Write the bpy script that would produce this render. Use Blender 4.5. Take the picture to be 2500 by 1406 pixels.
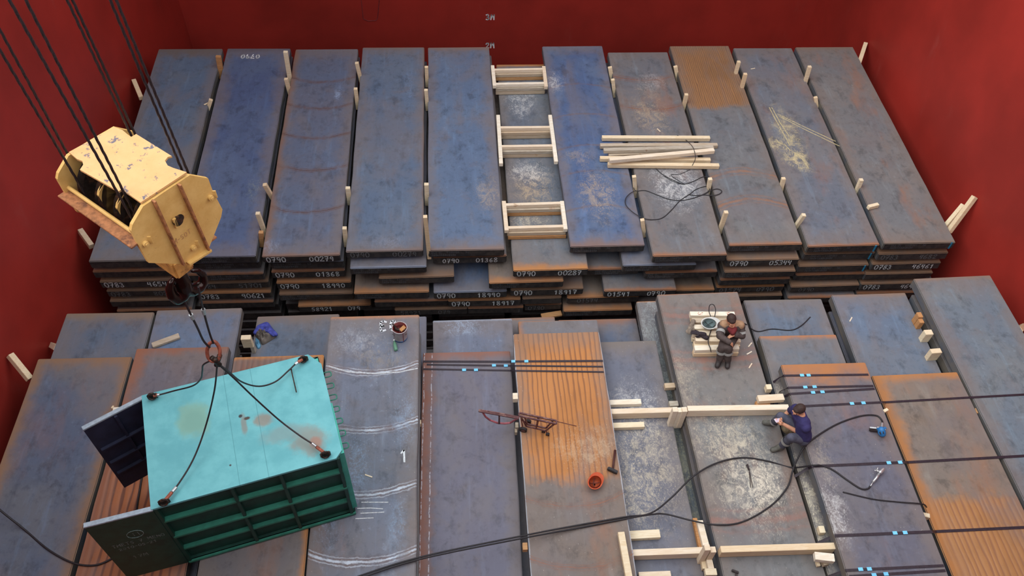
import bpy, bmesh, math, random
from mathutils import Vector, Matrix
S = bpy.context.scene
for o in list(bpy.data.objects): bpy.data.objects.remove(o)
C = S.collection
R = math.radians

# ---------------------------------------------------------------- camera
FPX, PIT, ROL, YAW, CZ = 2061.466, 0.8901962, 0.0602760, 0.1092015, 12.912806
cp, sp = math.cos(PIT), math.sin(PIT)
FW = Vector((math.sin(YAW)*cp, math.cos(YAW)*cp, -sp))
RT = Vector((math.cos(YAW), -math.sin(YAW), 0)); UP = RT.cross(FW)
cr, sr = math.cos(ROL), math.sin(ROL)
CR = cr*RT + sr*UP; CU = -sr*RT + cr*UP
CAM = Vector((0, 0, CZ))
cd = bpy.data.cameras.new('camera'); cam = bpy.data.objects.new('camera', cd); C.objects.link(cam)
cam.matrix_world = Matrix(((CR.x, CU.x, -FW.x, CAM.x), (CR.y, CU.y, -FW.y, CAM.y), (CR.z, CU.z, -FW.z, CAM.z), (0, 0, 0, 1)))
cd.sensor_width = 36; cd.sensor_fit = 'HORIZONTAL'; cd.lens = 36*FPX/2500; cd.clip_end = 200
S.camera = cam

# ---------------------------------------------------------------- world, light, exposure
w = bpy.data.worlds.new('overcast'); S.world = w; w.use_nodes = True
bg = w.node_tree.nodes['Background']; bg.inputs[0].default_value = (0.93, 0.965, 1.0, 1); bg.inputs[1].default_value = 2.0
sd = bpy.data.lights.new('veiled_sun', 'SUN'); sd.energy = 1.7; sd.angle = R(50); sd.color = (1, .97, .93)
so = bpy.data.objects.new('veiled_sun', sd); C.objects.link(so); so.rotation_euler = (R(12), R(-42), 0); so.location = (0, 0, 30)
S.view_settings.view_transform = 'Standard'; S.view_settings.look = 'None'; S.view_settings.gamma = 1
S.view_settings.use_curve_mapping = False; S.view_settings.exposure = 0.0
ALB = 1.0          # photo colour -> surface colour

# ---------------------------------------------------------------- pixel helpers (2500 x 1406 frame)
def ray(px, py): return FW + CR*((px-1250)/FPX) - CU*((py-703)/FPX)
def un(px, py, z):
    d = ray(px, py); return CAM + d*((z-CZ)/d.z)
def unpl(px, py, p, n):
    d = ray(px, py); return CAM + d*((p-CAM).dot(n)/d.dot(n))
def unx(px, py, x):
    d = ray(px, py); return CAM + d*(x/d.x)
def lin(c):
    out = []
    for v in c:
        v = v/255; out.append(v/12.92 if v <= .04045 else ((v+.055)/1.055)**2.4)
    return out
def rgb(c, k=1.0): return tuple(min(1, v*k*ALB) for v in lin(c)) + (1,)

# ---------------------------------------------------------------- object helpers
def tag(o, label=None, cat=None, group=None, kind=None):
    if label:
        o['label'] = label
        if not 4 <= len(label.replace('-', ' ').split()) <= 16: print('LABELLEN', len(label.split()), label)
    if cat: o['category'] = cat
    if group: o['group'] = group
    if kind: o['kind'] = kind
    return o
def empty(name, loc, rz=0, **k):
    o = bpy.data.objects.new(name, None); C.objects.link(o); o.location = loc; o.rotation_euler.z = rz; o.empty_display_size = .1
    return tag(o, **k)
def link(name, bm, mat, parent=None, loc=None, rz=None, smooth=False, **k):
    me = bpy.data.meshes.new(name); bmesh.ops.recalc_face_normals(bm, faces=bm.faces); bm.to_mesh(me); bm.free()
    for m in (mat if isinstance(mat, (list, tuple)) else [mat]): me.materials.append(m)
    if smooth:
        for p in me.polygons: p.use_smooth = True
    o = bpy.data.objects.new(name, me); C.objects.link(o)
    if parent: o.parent = parent
    if loc is not None: o.location = loc
    if rz is not None: o.rotation_euler.z = rz
    return tag(o, **k)
def box(bm, a, b, M=None, bev=0):
    vs = [bm.verts.new((x, y, z)) for x in (a[0], b[0]) for y in (a[1], b[1]) for z in (a[2], b[2])]
    f = [bm.faces.new([vs[i] for i in q]) for q in ((0,1,3,2),(4,6,7,5),(0,4,5,1),(2,3,7,6),(0,2,6,4),(1,5,7,3))]
    bmesh.ops.recalc_face_normals(bm, faces=f)
    if bev:
        es = list({e for q in f for e in q.edges})
        r = bmesh.ops.bevel(bm, geom=es, offset=bev, segments=2, affect='EDGES', clamp_overlap=True)
        vs = list({v for v in bm.verts if v.is_valid and (v in r['verts'])})
    if M is not None: bmesh.ops.transform(bm, matrix=M, verts=vs)
    return vs
def bar(bm, p0, p1, wd, ht, bev=.004, up=Vector((0, 0, 1)), drop=True):
    """rectangular bar; p0,p1 run along its top face centre line when drop, else along its axis"""
    p0 = Vector(p0); p1 = Vector(p1); x = (p1-p0); L = x.length; x.normalize()
    if abs(x.dot(up)) > .95: up = Vector((0, 1, 0))
    y = up.cross(x).normalized(); z = x.cross(y)
    M = Matrix(((x.x, y.x, z.x, p0.x), (x.y, y.y, z.y, p0.y), (x.z, y.z, z.z, p0.z), (0, 0, 0, 1)))
    zz = (-ht, 0) if drop else (-ht/2, ht/2)
    return box(bm, (0, -wd/2, zz[0]), (L, wd/2, zz[1]), M, bev)
def tube(bm, pts, r, n=8, closed=False, cap=True, rs=None):
    pts = [Vector(p) for p in pts]; rings = []; N = len(pts); prev = None
    for i, p in enumerate(pts):
        a = pts[(i-1) % N] if (closed or i > 0) else p
        b = pts[(i+1) % N] if (closed or i < N-1) else p
        t = (b-a).normalized()
        if prev is None:
            u = t.orthogonal().normalized()
        else:
            u = (prev - t*prev.dot(t)); u = u.normalized() if u.length > 1e-6 else t.orthogonal().normalized()
        prev = u; v = t.cross(u); rr = rs[i] if rs else r
        rings.append([bm.verts.new(p + (u*math.cos(2*math.pi*k/n) + v*math.sin(2*math.pi*k/n))*rr) for k in range(n)])
    for i in range(N if closed else N-1):
        A = rings[i]; B = rings[(i+1) % N]
        for k in range(n): bm.faces.new((A[k], A[(k+1) % n], B[(k+1) % n], B[k]))
    if cap and not closed:
        bm.faces.new(rings[0][::-1]); bm.faces.new(rings[-1])
    return rings
def smoothline(P, n=8):
    P = [Vector(p) for p in P]; out = []
    for i in range(len(P)-1):
        a = P[max(0, i-1)]; b = P[i]; c = P[i+1]; d = P[min(len(P)-1, i+2)]
        for k in range(n):
            t = k/n
            out.append(.5*((2*b) + (c-a)*t + (2*a-5*b+4*c-d)*t*t + (3*b-a-3*c+d)*t**3))
    out.append(P[-1]); return out
def prism(bm, poly, off):
    a = [bm.verts.new(p) for p in poly]; b = [bm.verts.new(Vector(p)+off) for p in poly]; n = len(a)
    bm.faces.new(a[::-1]); bm.faces.new(b)
    for i in range(n): bm.faces.new((a[i], a[(i+1) % n], b[(i+1) % n], b[i]))
def cyl(bm, p0, p1, r, n=20, r2=None):
    return tube(bm, [p0, p1], r, n=n, rs=[r, r if r2 is None else r2])

# ---------------------------------------------------------------- material helpers
class NT:
    def __init__(s, name):
        s.m = bpy.data.materials.new(name); s.m.use_nodes = True; s.t = s.m.node_tree; s.N = s.t.nodes
        s.b = s.N['Principled BSDF']; s.tc = s.N.new('ShaderNodeTexCoord'); s.co = s.tc.outputs['Object']
    def set(s, sock, v):
        if isinstance(v, bpy.types.NodeSocket): s.t.links.new(v, sock)
        elif v is not None: sock.default_value = v
    def math(s, op, a, b=None, c=None, clamp=False):
        n = s.N.new('ShaderNodeMath'); n.operation = op; n.use_clamp = clamp; s.set(n.inputs[0], a); s.set(n.inputs[1], b)
        if c is not None: s.set(n.inputs[2], c)
        return n.outputs[0]
    def map(s, off=(0, 0, 0), sc=(1, 1, 1), rot=(0, 0, 0), v=None):
        n = s.N.new('ShaderNodeMapping'); s.set(n.inputs[0], v or s.co); n.inputs[1].default_value = off; n.inputs[2].default_value = rot; n.inputs[3].default_value = sc
        return n.outputs[0]
    def noise(s, scale, detail=4, rough=.55, v=None, dist=0, out=0):
        n = s.N.new('ShaderNodeTexNoise'); s.set(n.inputs['Vector'], v or s.co); n.inputs['Scale'].default_value = scale
        n.inputs['Detail'].default_value = detail; n.inputs['Roughness'].default_value = rough; n.inputs['Distortion'].default_value = dist
        return n.outputs[out]
    def ramp(s, f, lo, hi, a=0.0, b=1.0, sm=True):
        n = s.N.new('ShaderNodeMapRange'); n.interpolation_type = 'SMOOTHSTEP' if sm else 'LINEAR'; s.set(n.inputs[0], f)
        n.inputs[1].default_value = lo; n.inputs[2].default_value = hi; n.inputs[3].default_value = a; n.inputs[4].default_value = b
        return n.outputs[0]
    def mix(s, f, a, b, mode='MIX'):
        n = s.N.new('ShaderNodeMix'); n.data_type = 'RGBA'; n.blend_type = mode; s.set(n.inputs[0], f); s.set(n.inputs[6], a); s.set(n.inputs[7], b)
        return n.outputs[2]
    def xyz(s, v=None):
        n = s.N.new('ShaderNodeSeparateXYZ'); s.set(n.inputs[0], v or s.co); return n.outputs
    def bump(s, h, st=.3, d=.01):
        n = s.N.new('ShaderNodeBump'); n.inputs['Strength'].default_value = st; n.inputs['Distance'].default_value = d; s.set(n.inputs['Height'], h)
        s.t.links.new(n.outputs[0], s.b.inputs['Normal'])
    def done(s, col, rough=.6, metal=0, spec=.4):
        s.set(s.b.inputs['Base Color'], col); s.set(s.b.inputs['Roughness'], rough); s.set(s.b.inputs['Metallic'], metal); s.b.inputs['Specular IOR Level'].default_value = spec
        return s.m
def plain(name, c, rough=.6, metal=0, var=.25, scale=12, dirt=None, k=1.0):
    t = NT(name); n = t.noise(scale, 5); col = t.mix(t.ramp(n, .3, .7), rgb(c, k*(1-var)), rgb(c, k*(1+var)))
    if dirt: col = t.mix(t.ramp(t.noise(scale*.5, 6, .65, v=t.map((3, 7, 2))), .52, .66, 0, .85), col, rgb(dirt))
    t.bump(n, .15, .003)
    return t.done(col, rough, metal)

RUST = (158, 104, 66); ORNG = (186, 124, 62); BRN = (112, 82, 70)
def steel(name, seed, base, alt=None, amt=.5, far=0, near=0, left=0, right=0, rip=None, arcs=None, dust=(), streak=.5, chips=0, rustpatch=0, edgecol=RUST, pale=.3, perim=.5, W=1.55, L=6.9, lines=()):
    """hot rolled slab skin: mill-scale clouds, rust borders, oxide ripples, cast arcs, sawdust"""
    t = NT(name); off = (seed*3.7, seed*5.1, seed*1.3)
    v0 = t.map(off); n1 = t.noise(.75, 5, .6, v0, .4); n2 = t.noise(2.2, 6, .65, t.map((off[1], off[0], 0), (1.6, .42, 1)), .3)
    n3 = t.noise(9, 5, .6, v0); n4 = t.noise(60, 3, .6, v0)
    alt = alt or (118, 112, 106)
    q_ = lambda c, g: (c[0]*1.08, c[1]*(1.08+g*min(1, max(0, (c[2]-c[0]-6)/24))), c[2]*(1.06+g*min(1, max(0, (c[2]-c[0]-6)/24))))
    base = q_(base, .05); alt = q_(alt, .03)
    col = t.mix(t.ramp(n1, .38, .66), rgb(base), rgb(alt))
    if amt < 1: col = t.mix(amt if amt <= 1 else 1, rgb(base), col)
    dk = tuple(c*.72 for c in base); lt = tuple(min(255, c*1.22+10) for c in (base[0], base[1]*1.02, base[2]*1.0))
    col = t.mix(t.ramp(n2, .56, .78, 0, streak), col, rgb(lt)); col = t.mix(t.ramp(n2, .44, .26, 0, streak*.9), col, rgb(dk))
    col = t.mix(t.ramp(t.noise(1.7, 7, .7, t.map((off[1]+5, off[2], 9)), .8), .52, .74, 0, .4), col, rgb((112, 100, 96) if base[0] > 88 else dk)); col = t.mix(t.ramp(n3, .52, .72, 0, .4), col, rgb(dk)); col = t.mix(t.ramp(n3, .42, .25, 0, pale), col, rgb(lt))
    nb = t.noise(3.2, 8, .72, t.map((off[1]+1, off[2]+4, 0), (1, .7, 1)), .25)
    col = t.mix(t.ramp(nb, .50, .68, 0, .6), col, rgb(tuple(c*.62 for c in base))); ns = t.noise(5, 6, .6, t.map((off[0]+8, off[1], 0), (1.4, .12, 1)))
    col = t.mix(t.ramp(ns, .54, .74, 0, .4), col, rgb((base[0]*1.12+8, base[1]*1.16+12, base[2]*1.16+14)))
    x, y, z = t.xyz()
    wob = t.math('MULTIPLY', t.math('SUBTRACT', t.noise(2.6, 5, .65, t.map((off[2], off[0], 4))), .5), 1.0)
    if rustpatch: col = t.mix(t.ramp(t.noise(.9, 5, .62, t.map((off[1]+9, off[0], 3), (1.5, .6, 1))), .52, .7, 0, rustpatch), col, rgb(RUST))
    hgt = n3
    if rip:
        y0, y1, st, dens, ca, cb = rip
        wv = t.N.new('ShaderNodeTexWave'); wv.wave_type = 'BANDS'; wv.bands_direction = 'X'; t.set(wv.inputs[0], t.map(off, (1, .16, 1)))
        wv.inputs['Scale'].default_value = dens; wv.inputs['Distortion'].default_value = 5.5; wv.inputs['Detail'].default_value = 3; wv.inputs['Detail Scale'].default_value = 1.1; wv.inputs['Detail Roughness'].default_value = .6
        rc = t.mix(t.ramp(wv.outputs[1], .0, .4), rgb(cb), rgb(ca)); rc = t.mix(t.ramp(n1, .45, .7, 0, .5), rc, rgb(tuple(c*.8 for c in ca)))
        yy = t.math('ADD', y, t.math('MULTIPLY', wob, .55))
        m = t.math('MULTIPLY', t.ramp(yy, y0-.12, y0+.12), t.ramp(yy, y1+.12, y1-.12)); m = t.math('MULTIPLY', m, st)
        col = t.mix(m, col, rc); hgt = t.math('ADD', n3, t.math('MULTIPLY', t.math('MULTIPLY', wv.outputs[1], m), 1.5))
    pd = t.math('MINIMUM', t.math('SUBTRACT', W/2, t.math('ABSOLUTE', x)), t.math('MULTIPLY', t.math('SUBTRACT', L/2, t.math('ABSOLUTE', y)), .6))
    pm = t.math('MULTIPLY', t.ramp(t.math('ADD', pd, t.math('MULTIPLY', wob, .55)), .02, .34, 1, 0), perim)
    col = t.mix(pm, col, rgb((124, 112, 104)))
    pt = t.noise(.55, 6, .6, t.map((off[2]+3, off[1], 2), (1.8, .8, 1)), .5); col = t.mix(t.ramp(pt, .5, .68, 0, .45), col, rgb((118, 112, 114)))
    def edge(d, wd, cc=None):
        nonlocal col
        if not wd: return
        m = t.ramp(t.math('ADD', d, t.math('MULTIPLY', wob, wd*1.5)), 0, wd, 1, 0)
        col = t.mix(t.math('MULTIPLY', m, .82), col, rgb(cc or edgecol))
    edge(t.math('SUBTRACT', L/2, y), far); edge(t.math('ADD', L/2, y), near); edge(t.math('ADD', W/2, x), left); edge(t.math('SUBTRACT', W/2, x), right)
    if arcs:
        k, cc, wd, st, ys = arcs; am = None
        base_ = t.math('ADD', t.math('ADD', y, t.math('MULTIPLY', t.math('MULTIPLY', x, x), -k)), t.math('MULTIPLY', wob, .12))
        d = None
        for yc in ys:
            dd = t.math('ABSOLUTE', t.math('SUBTRACT', base_, yc)); d = dd if d is None else t.math('MINIMUM', d, dd)
        fine_ = t.noise(16, 4, .7, v0)
        d = t.math('ADD', d, t.math('MULTIPLY', t.math('SUBTRACT', fine_, .5), wd*1.6))
        m = t.ramp(d, wd, wd*.3); m2 = t.ramp(t.math('ABSOLUTE', t.math('SUBTRACT', d, wd*2.2)), wd*.7, 0)
        mm = t.math('MULTIPLY', t.math('MAXIMUM', m, t.math('MULTIPLY', m2, .6)), t.ramp(t.noise(2.5, 5, .6, v0), .34, .6, .15, 1))
        halo = t.math('MULTIPLY', t.ramp(d, wd*5, 0, 0, .55), t.ramp(n3, .35, .6, .3, 1))
        col = t.mix(t.math('MULTIPLY', halo, st), col, rgb(BRN)); col = t.mix(t.math('MULTIPLY', mm, st), col, rgb(cc))
        hgt = t.math('ADD', hgt, t.math('MULTIPLY', mm, 1.0))
    for (lx, ly0, ly1, wd, cc, st) in lines:          # long paint / slag lines along the slab
        d = t.math('ABSOLUTE', t.math('SUBTRACT', t.math('ADD', x, t.math('MULTIPLY', wob, .05)), lx))
        m = t.math('MULTIPLY', t.ramp(d, wd, wd*.3), t.ramp(t.noise(14, 3, .7, v0), .42, .58))
        col = t.mix(t.math('MULTIPLY', m, st), col, rgb(cc))
    for (dx, dy, rx, ry, am, cc) in dust:
        u = t.math('DIVIDE', t.math('SUBTRACT', x, dx), rx); vv = t.math('DIVIDE', t.math('SUBTRACT', y, dy), ry)
        rr = t.math('SQRT', t.math('ADD', t.math('MULTIPLY', u, u), t.math('MULTIPLY', vv, vv)))
        g = t.ramp(t.math('ADD', rr, wob), 1.15, .2, 0, 1)
        nn = t.noise(3.4, 9, .74, t.map((off[0]+2, off[2], 1), (1.25, 1, 1), (0, 0, .5)), 1.6); n5 = t.noise(26, 5, .75, t.map((off[1], 2, 1), (1.5, 1, 1), (0, 0, .8)), .6)
        film = t.math('MULTIPLY', t.ramp(t.math('ADD', nn, t.math('MULTIPLY', g, .13)), .52, .80), g)
        fleck = t.math('MULTIPLY', t.ramp(t.math('ADD', n5, t.math('MULTIPLY', film, .12)), .53, .64), t.ramp(t.math('ADD', nn, t.math('MULTIPLY', g, .25)), .42, .62))
        m = t.math('MAXIMUM', t.math('MULTIPLY', film, .6), t.math('MULTIPLY', t.math('MULTIPLY', fleck, g), .75))
        col = t.mix(t.math('MULTIPLY', m, am), col, rgb(cc))
    if chips:
        vo = t.N.new('ShaderNodeTexVoronoi'); vo.inputs['Scale'].default_value = 8; t.set(vo.inputs['Vector'], t.map(off, (2.6, 1, 1), (0, 0, .9)))
        m = t.math('MULTIPLY', t.ramp(vo.outputs['Distance'], .075, .04), t.ramp(t.noise(1.3, 3, .5, v0), .5-.25*chips, .62))
        col = t.mix(t.math('MULTIPLY', m, .75), col, rgb((205, 200, 190)))
    # cut ends / rolled sides are a darker scale
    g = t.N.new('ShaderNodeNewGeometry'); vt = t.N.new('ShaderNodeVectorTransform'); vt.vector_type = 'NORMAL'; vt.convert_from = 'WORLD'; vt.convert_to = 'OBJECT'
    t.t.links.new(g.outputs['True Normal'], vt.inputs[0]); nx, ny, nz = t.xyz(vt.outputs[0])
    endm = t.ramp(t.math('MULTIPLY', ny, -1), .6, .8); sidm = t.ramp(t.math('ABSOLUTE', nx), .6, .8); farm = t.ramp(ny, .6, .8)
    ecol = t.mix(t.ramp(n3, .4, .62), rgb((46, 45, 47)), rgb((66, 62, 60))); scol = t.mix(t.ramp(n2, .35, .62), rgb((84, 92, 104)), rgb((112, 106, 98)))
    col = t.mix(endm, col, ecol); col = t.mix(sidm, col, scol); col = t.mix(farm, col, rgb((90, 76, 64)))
    t.bump(hgt, .25, .012)
    return t.done(col, t.ramp(n1, .3, .7, .5, .68), 0, .45)

def woodmat(name, c, c2, seed=0):
    t = NT(name); v = t.map((seed, seed*2, 0), (1.5, 14, 14)); n = t.noise(2.2, 5, .6, v, 1.5)
    oi = t.N.new('ShaderNodeObjectInfo')
    col = t.mix(t.ramp(n, .35, .65), rgb(c), rgb(c2)); col = t.mix(t.ramp(t.noise(5, 3, .5, t.map((seed, 1, 1))), .66, .74, 0, .6), col, rgb((150, 108, 76)))
    col = t.mix(t.math('MULTIPLY', oi.outputs['Random'], .45), col, rgb((214, 178, 134)))
    t.bump(n, .2, .002); return t.done(col, .75, 0, .25)
WOOD = woodmat('fresh_pine', (238, 228, 202), (226, 208, 172)); WOODG = woodmat('weathered_pine', (190, 184, 172), (168, 158, 140), 3); WOODO = woodmat('orange_plank', (196, 146, 96), (170, 118, 72), 6)
WOODP = woodmat('pale_planed_pine', (246, 242, 228), (232, 222, 200), 8)

def wallmat(name, c, seed):
    t = NT(name); n = t.noise(.35, 6, .6, t.map((seed, 0, 0))); n2 = t.noise(40, 4, .7); n3 = t.noise(1.1, 6, .7, t.map((0, seed, 2), (1, 1, .35)))
    col = t.mix(t.ramp(n, .3, .7), rgb(tuple(v*.9 for v in c)), rgb(tuple(min(255, v*1.08) for v in c)))
    col = t.mix(t.ramp(n3, .6, .8, 0, .25), col, rgb((170, 96, 88))); col = t.mix(t.ramp(n2, .35, .25, 0, .35), col, rgb(tuple(v*.8 for v in c)))
    t.bump(n2, .12, .004); return t.done(col, .55, 0, .3)
RED = wallmat('oxide_red_paint', (156, 47, 39), 2.0)

# ---------------------------------------------------------------- hold: floor, walls, hatch deck
XL, XR, YB, YN, ZF, ZD = -7.62, 11.12, 22.0, -4.5, -4.65, 10.2
def slabwall(name, a, b, m=RED):
    bm = bmesh.new(); box(bm, a, b); return link(name, bm, m, kind='structure')
slabwall('floor', (XL-.3, YN-.3, ZF-.3), (XR+.3, YB+.3, ZF), plain('tank_top_paint', (96, 48, 40), .7))
slabwall('wall_left', (XL-.3, YN-.3, ZF), (XL, YB+.3, ZD))
slabwall('wall_right', (XR, YN-.3, ZF), (XR+.3, YB+.3, ZD))
slabwall('wall_back', (XL, YB, ZF), (XR, YB+.3, ZD))
slabwall('wall_front', (XL, YN-.3, ZF), (XR, YN, ZD))
OX0, OX1, OY0, OY1 = -7.4, 11.12, -.4, 18.0
bm = bmesh.new()
box(bm, (XL-.3, OY1, ZD), (XR+.3, YB+.3, ZD+.3)); box(bm, (XL-.3, YN-.3, ZD), (XR+.3, OY0, ZD+.3))
box(bm, (XL-.3, OY0, ZD), (OX0, OY1, ZD+.3))
link('unseen_hatch_deck_1', bm, RED, kind='structure')  # unseen deck plate; its opening is shaped to dim back wall and near-facing sides

# ---------------------------------------------------------------- lettering: hand-chalk strokes
GL = {'0': [[(.3,1),(.08,.8),(.05,.4),(.2,.03),(.42,.05),(.56,.4),(.52,.8),(.3,1)]], '1': [[(.12,.75),(.35,1),(.33,0)]],
 '2': [[(.06,.75),(.2,.97),(.45,.95),(.5,.7),(.3,.4),(.05,.05),(.56,.04)]], '3': [[(.08,.9),(.35,1),(.5,.8),(.4,.56),(.22,.52)],[(.22,.52),(.5,.4),(.5,.14),(.3,0),(.05,.1)]],
 '4': [[(.12,1),(.06,.5),(.5,.48)],[(.46,.95),(.42,0)]], '5': [[(.52,1),(.14,.98),(.1,.58),(.38,.6),(.52,.35),(.4,.05),(.06,.05)]],
 '6': [[(.45,1),(.16,.7),(.06,.3),(.2,.02),(.46,.06),(.52,.32),(.34,.5),(.1,.36)]], '7': [[(.05,.96),(.54,.98),(.26,0)],[(.14,.5),(.5,.52)]],
 '8': [[(.3,.54),(.1,.74),(.2,.98),(.42,.97),(.5,.76),(.3,.54),(.08,.28),(.18,.02),(.44,.03),(.54,.28),(.3,.54)]],
 '9': [[(.5,.62),(.28,.48),(.08,.68),(.18,.96),(.44,.96),(.52,.66),(.44,0)]], '-': [[(.1,.5),(.5,.5)]], 'x': [[(.08,.15),(.5,.75)],[(.5,.15),(.08,.75)]],
 'M': [[(.03,0),(.08,1),(.3,.4),(.54,1),(.58,0)]], 'T': [[(.05,1),(.55,1)],[(.3,1),(.3,0)]], 'E': [[(.52,1),(.1,1),(.08,0),(.52,0)],[(.1,.52),(.45,.52)]],
 'L': [[(.1,1),(.08,0),(.52,0)]], 'S': [[(.52,.9),(.3,1),(.1,.82),(.2,.58),(.42,.45),(.52,.2),(.3,0),(.06,.1)]], 'I': [[(.3,1),(.3,0)]], 'O': [[(.3,1),(.08,.8),(.05,.4),(.2,.03),(.42,.05),(.56,.4),(.52,.8),(.3,1)]],
 '|': [[(.3,1.1),(.3,-.1)]], ' ': []}
def strokes(bm, text, O, U, V, h, wd, rnd=None, jit=.05, thin=.0015, adv=.74):
    """ribbons for the text: O lower-left corner, U along, V up, unit vectors"""
    N = U.cross(V); x = 0; rnd = rnd or random.Random(len(text))
    for ch in text:
        sl = rnd.uniform(-.06, .06); s = rnd.uniform(.92, 1.08)
        for st in GL.get(ch, []):
            pts = [O + U*((x + p[0]*s + p[1]*sl + rnd.uniform(-jit, jit)*.4)*h) + V*((p[1]*s + rnd.uniform(-jit, jit)*.5)*h) for p in st]
            for a, b in zip(pts, pts[1:]):
                d = (b-a); 
                if d.length < 1e-5: continue
                d.normalize(); n = N.cross(d)*(wd/2); e = d*(wd*.3)
                q = [a-e-n, b+e-n, b+e+n, a-e+n]; vs = [bm.verts.new(p + N*thin) for p in q]; bm.faces.new(vs)
        x += adv
    return x*h
CHALK = plain('white_chalk', (226, 232, 238), .9, 0, .2, 60, dirt=(140, 142, 146)); CHALKF = plain('faded_chalk', (118, 120, 124), .9, 0, .3, 60, dirt=(70, 70, 72)); STEN = plain('stencil_paint', (108, 112, 120), .8, 0, .3, 50, dirt=(64, 66, 70))
CYAN = plain('blue_marker_paint', (40, 130, 170), .7, 0, .2, 30)

# ---------------------------------------------------------------- slabs
TH = .195
ORD = ['first', 'second', 'third', 'fourth', 'fifth', 'sixth', 'seventh', 'eighth', 'ninth', 'tenth', 'eleventh', 'twelfth']
def slab(cx, cy, z, W, L, rz, mat, label, group, th=TH, seed=0):
    rnd = random.Random(seed*7+3)
    bm = bmesh.new(); box(bm, (-W/2, -L/2, -th), (W/2, L/2, 0))
    # split along length, then let the rolled edges wander a few millimetres
    bmesh.ops.bisect_plane
    for i in range(1, 12):
        yv = -L/2 + L*i/12
        bmesh.ops.bisect_plane(bm, geom=bm.verts[:]+bm.edges[:]+bm.faces[:], plane_co=(0, yv, 0), plane_no=(0, 1, 0))
    ys = {}
    for v in bm.verts:
        key = (round(v.co.y, 3), v.co.x > 0)
        if key not in ys: ys[key] = rnd.uniform(-.007, .007)
        v.co.x += ys[key]
        if abs(abs(v.co.y)-L/2) < 1e-3: v.co.y += .006*(1 if rnd.random() > .5 else -1)
    es = [e for e in bm.edges if len(e.link_faces) == 2 and e.calc_face_angle(0) > .8]
    bmesh.ops.bevel(bm, geom=es, offset=.014, segments=2, affect='EDGES')
    o = link('steel_slab', bm, mat, loc=(cx, cy, z), rz=rz, label=label, cat='steel slab', group=group, kind='thing')
    o['W'] = W; o['L'] = L
    return o
def slab_px(FL, FR, NL, NR, z, mat, label, group, L=None, seed=0, th=TH):
    """corner / edge pixels on the top face -> rectangle on plane z.  NL, NR are any lower points of the side edges"""
    a, b, c, d = un(*FL, z), un(*FR, z), un(*NL, z), un(*NR, z)
    u = ((a-c).normalized() + (b-d).normalized()).normalized(); ang = math.atan2(-u.x, u.y)
    xx = Vector((u.y, -u.x, 0)); xl = (a.dot(xx)+c.dot(xx))/2; xr = (b.dot(xx)+d.dot(xx))/2
    yf = (a.dot(u)+b.dot(u))/2; yn = (c.dot(u)+d.dot(u))/2 if L is None else yf-L
    cc = xx*((xl+xr)/2) + u*((yf+yn)/2)
    return dict(cx=cc.x, cy=cc.y, z=z, W=xr-xl, L=yf-yn, rz=ang, u=u, x=xx)
def loc(s, px, py, z=None):
    """pixel on slab top -> local x,y"""
    p = un(px, py, s['z'] if z is None else z) - Vector((s['cx'], s['cy'], 0)); return p.dot(s['x']), p.dot(s['u'])
def rectdef(x0, x1, yn, yf, z): return dict(cx=(x0+x1)/2, cy=(yn+yf)/2, z=z, W=x1-x0, L=yf-yn, rz=0, u=Vector((0, 1, 0)), x=Vector((1, 0, 0)))
def facechalk(o, txts, th=TH):
    """txts: (text, x fraction 0..1, height, material, ribbon width, z fraction)"""
    W, L = o['W'], o['L']
    for (tx, xf, h, m, wd, zf) in txts:
        bm = bmesh.new(); strokes(bm, tx, Vector((-W/2+W*xf, -L/2-.007, -th*zf)), Vector((1, 0, 0)), Vector((0, 0, 1)), h, wd, random.Random(int(xf*97)+len(tx)))
        link('chalk_number' if m is not STEN else 'stencilled_code', bm, m, parent=o)
def big(t1, t2, m=None): 
    r = []
    if t1: r.append((t1, .05, .135, m or CHALK, .02, .86))
    if t2: r.append((t2, .60, .135, m or CHALK, .02, .86))
    return r
def sten(a='050-01  1107701   50', b='260x1550x8420', x=.04): return [(a, x, .052, STEN, .007, .42), (b, x, .052, STEN, .007, .8)]

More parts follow.
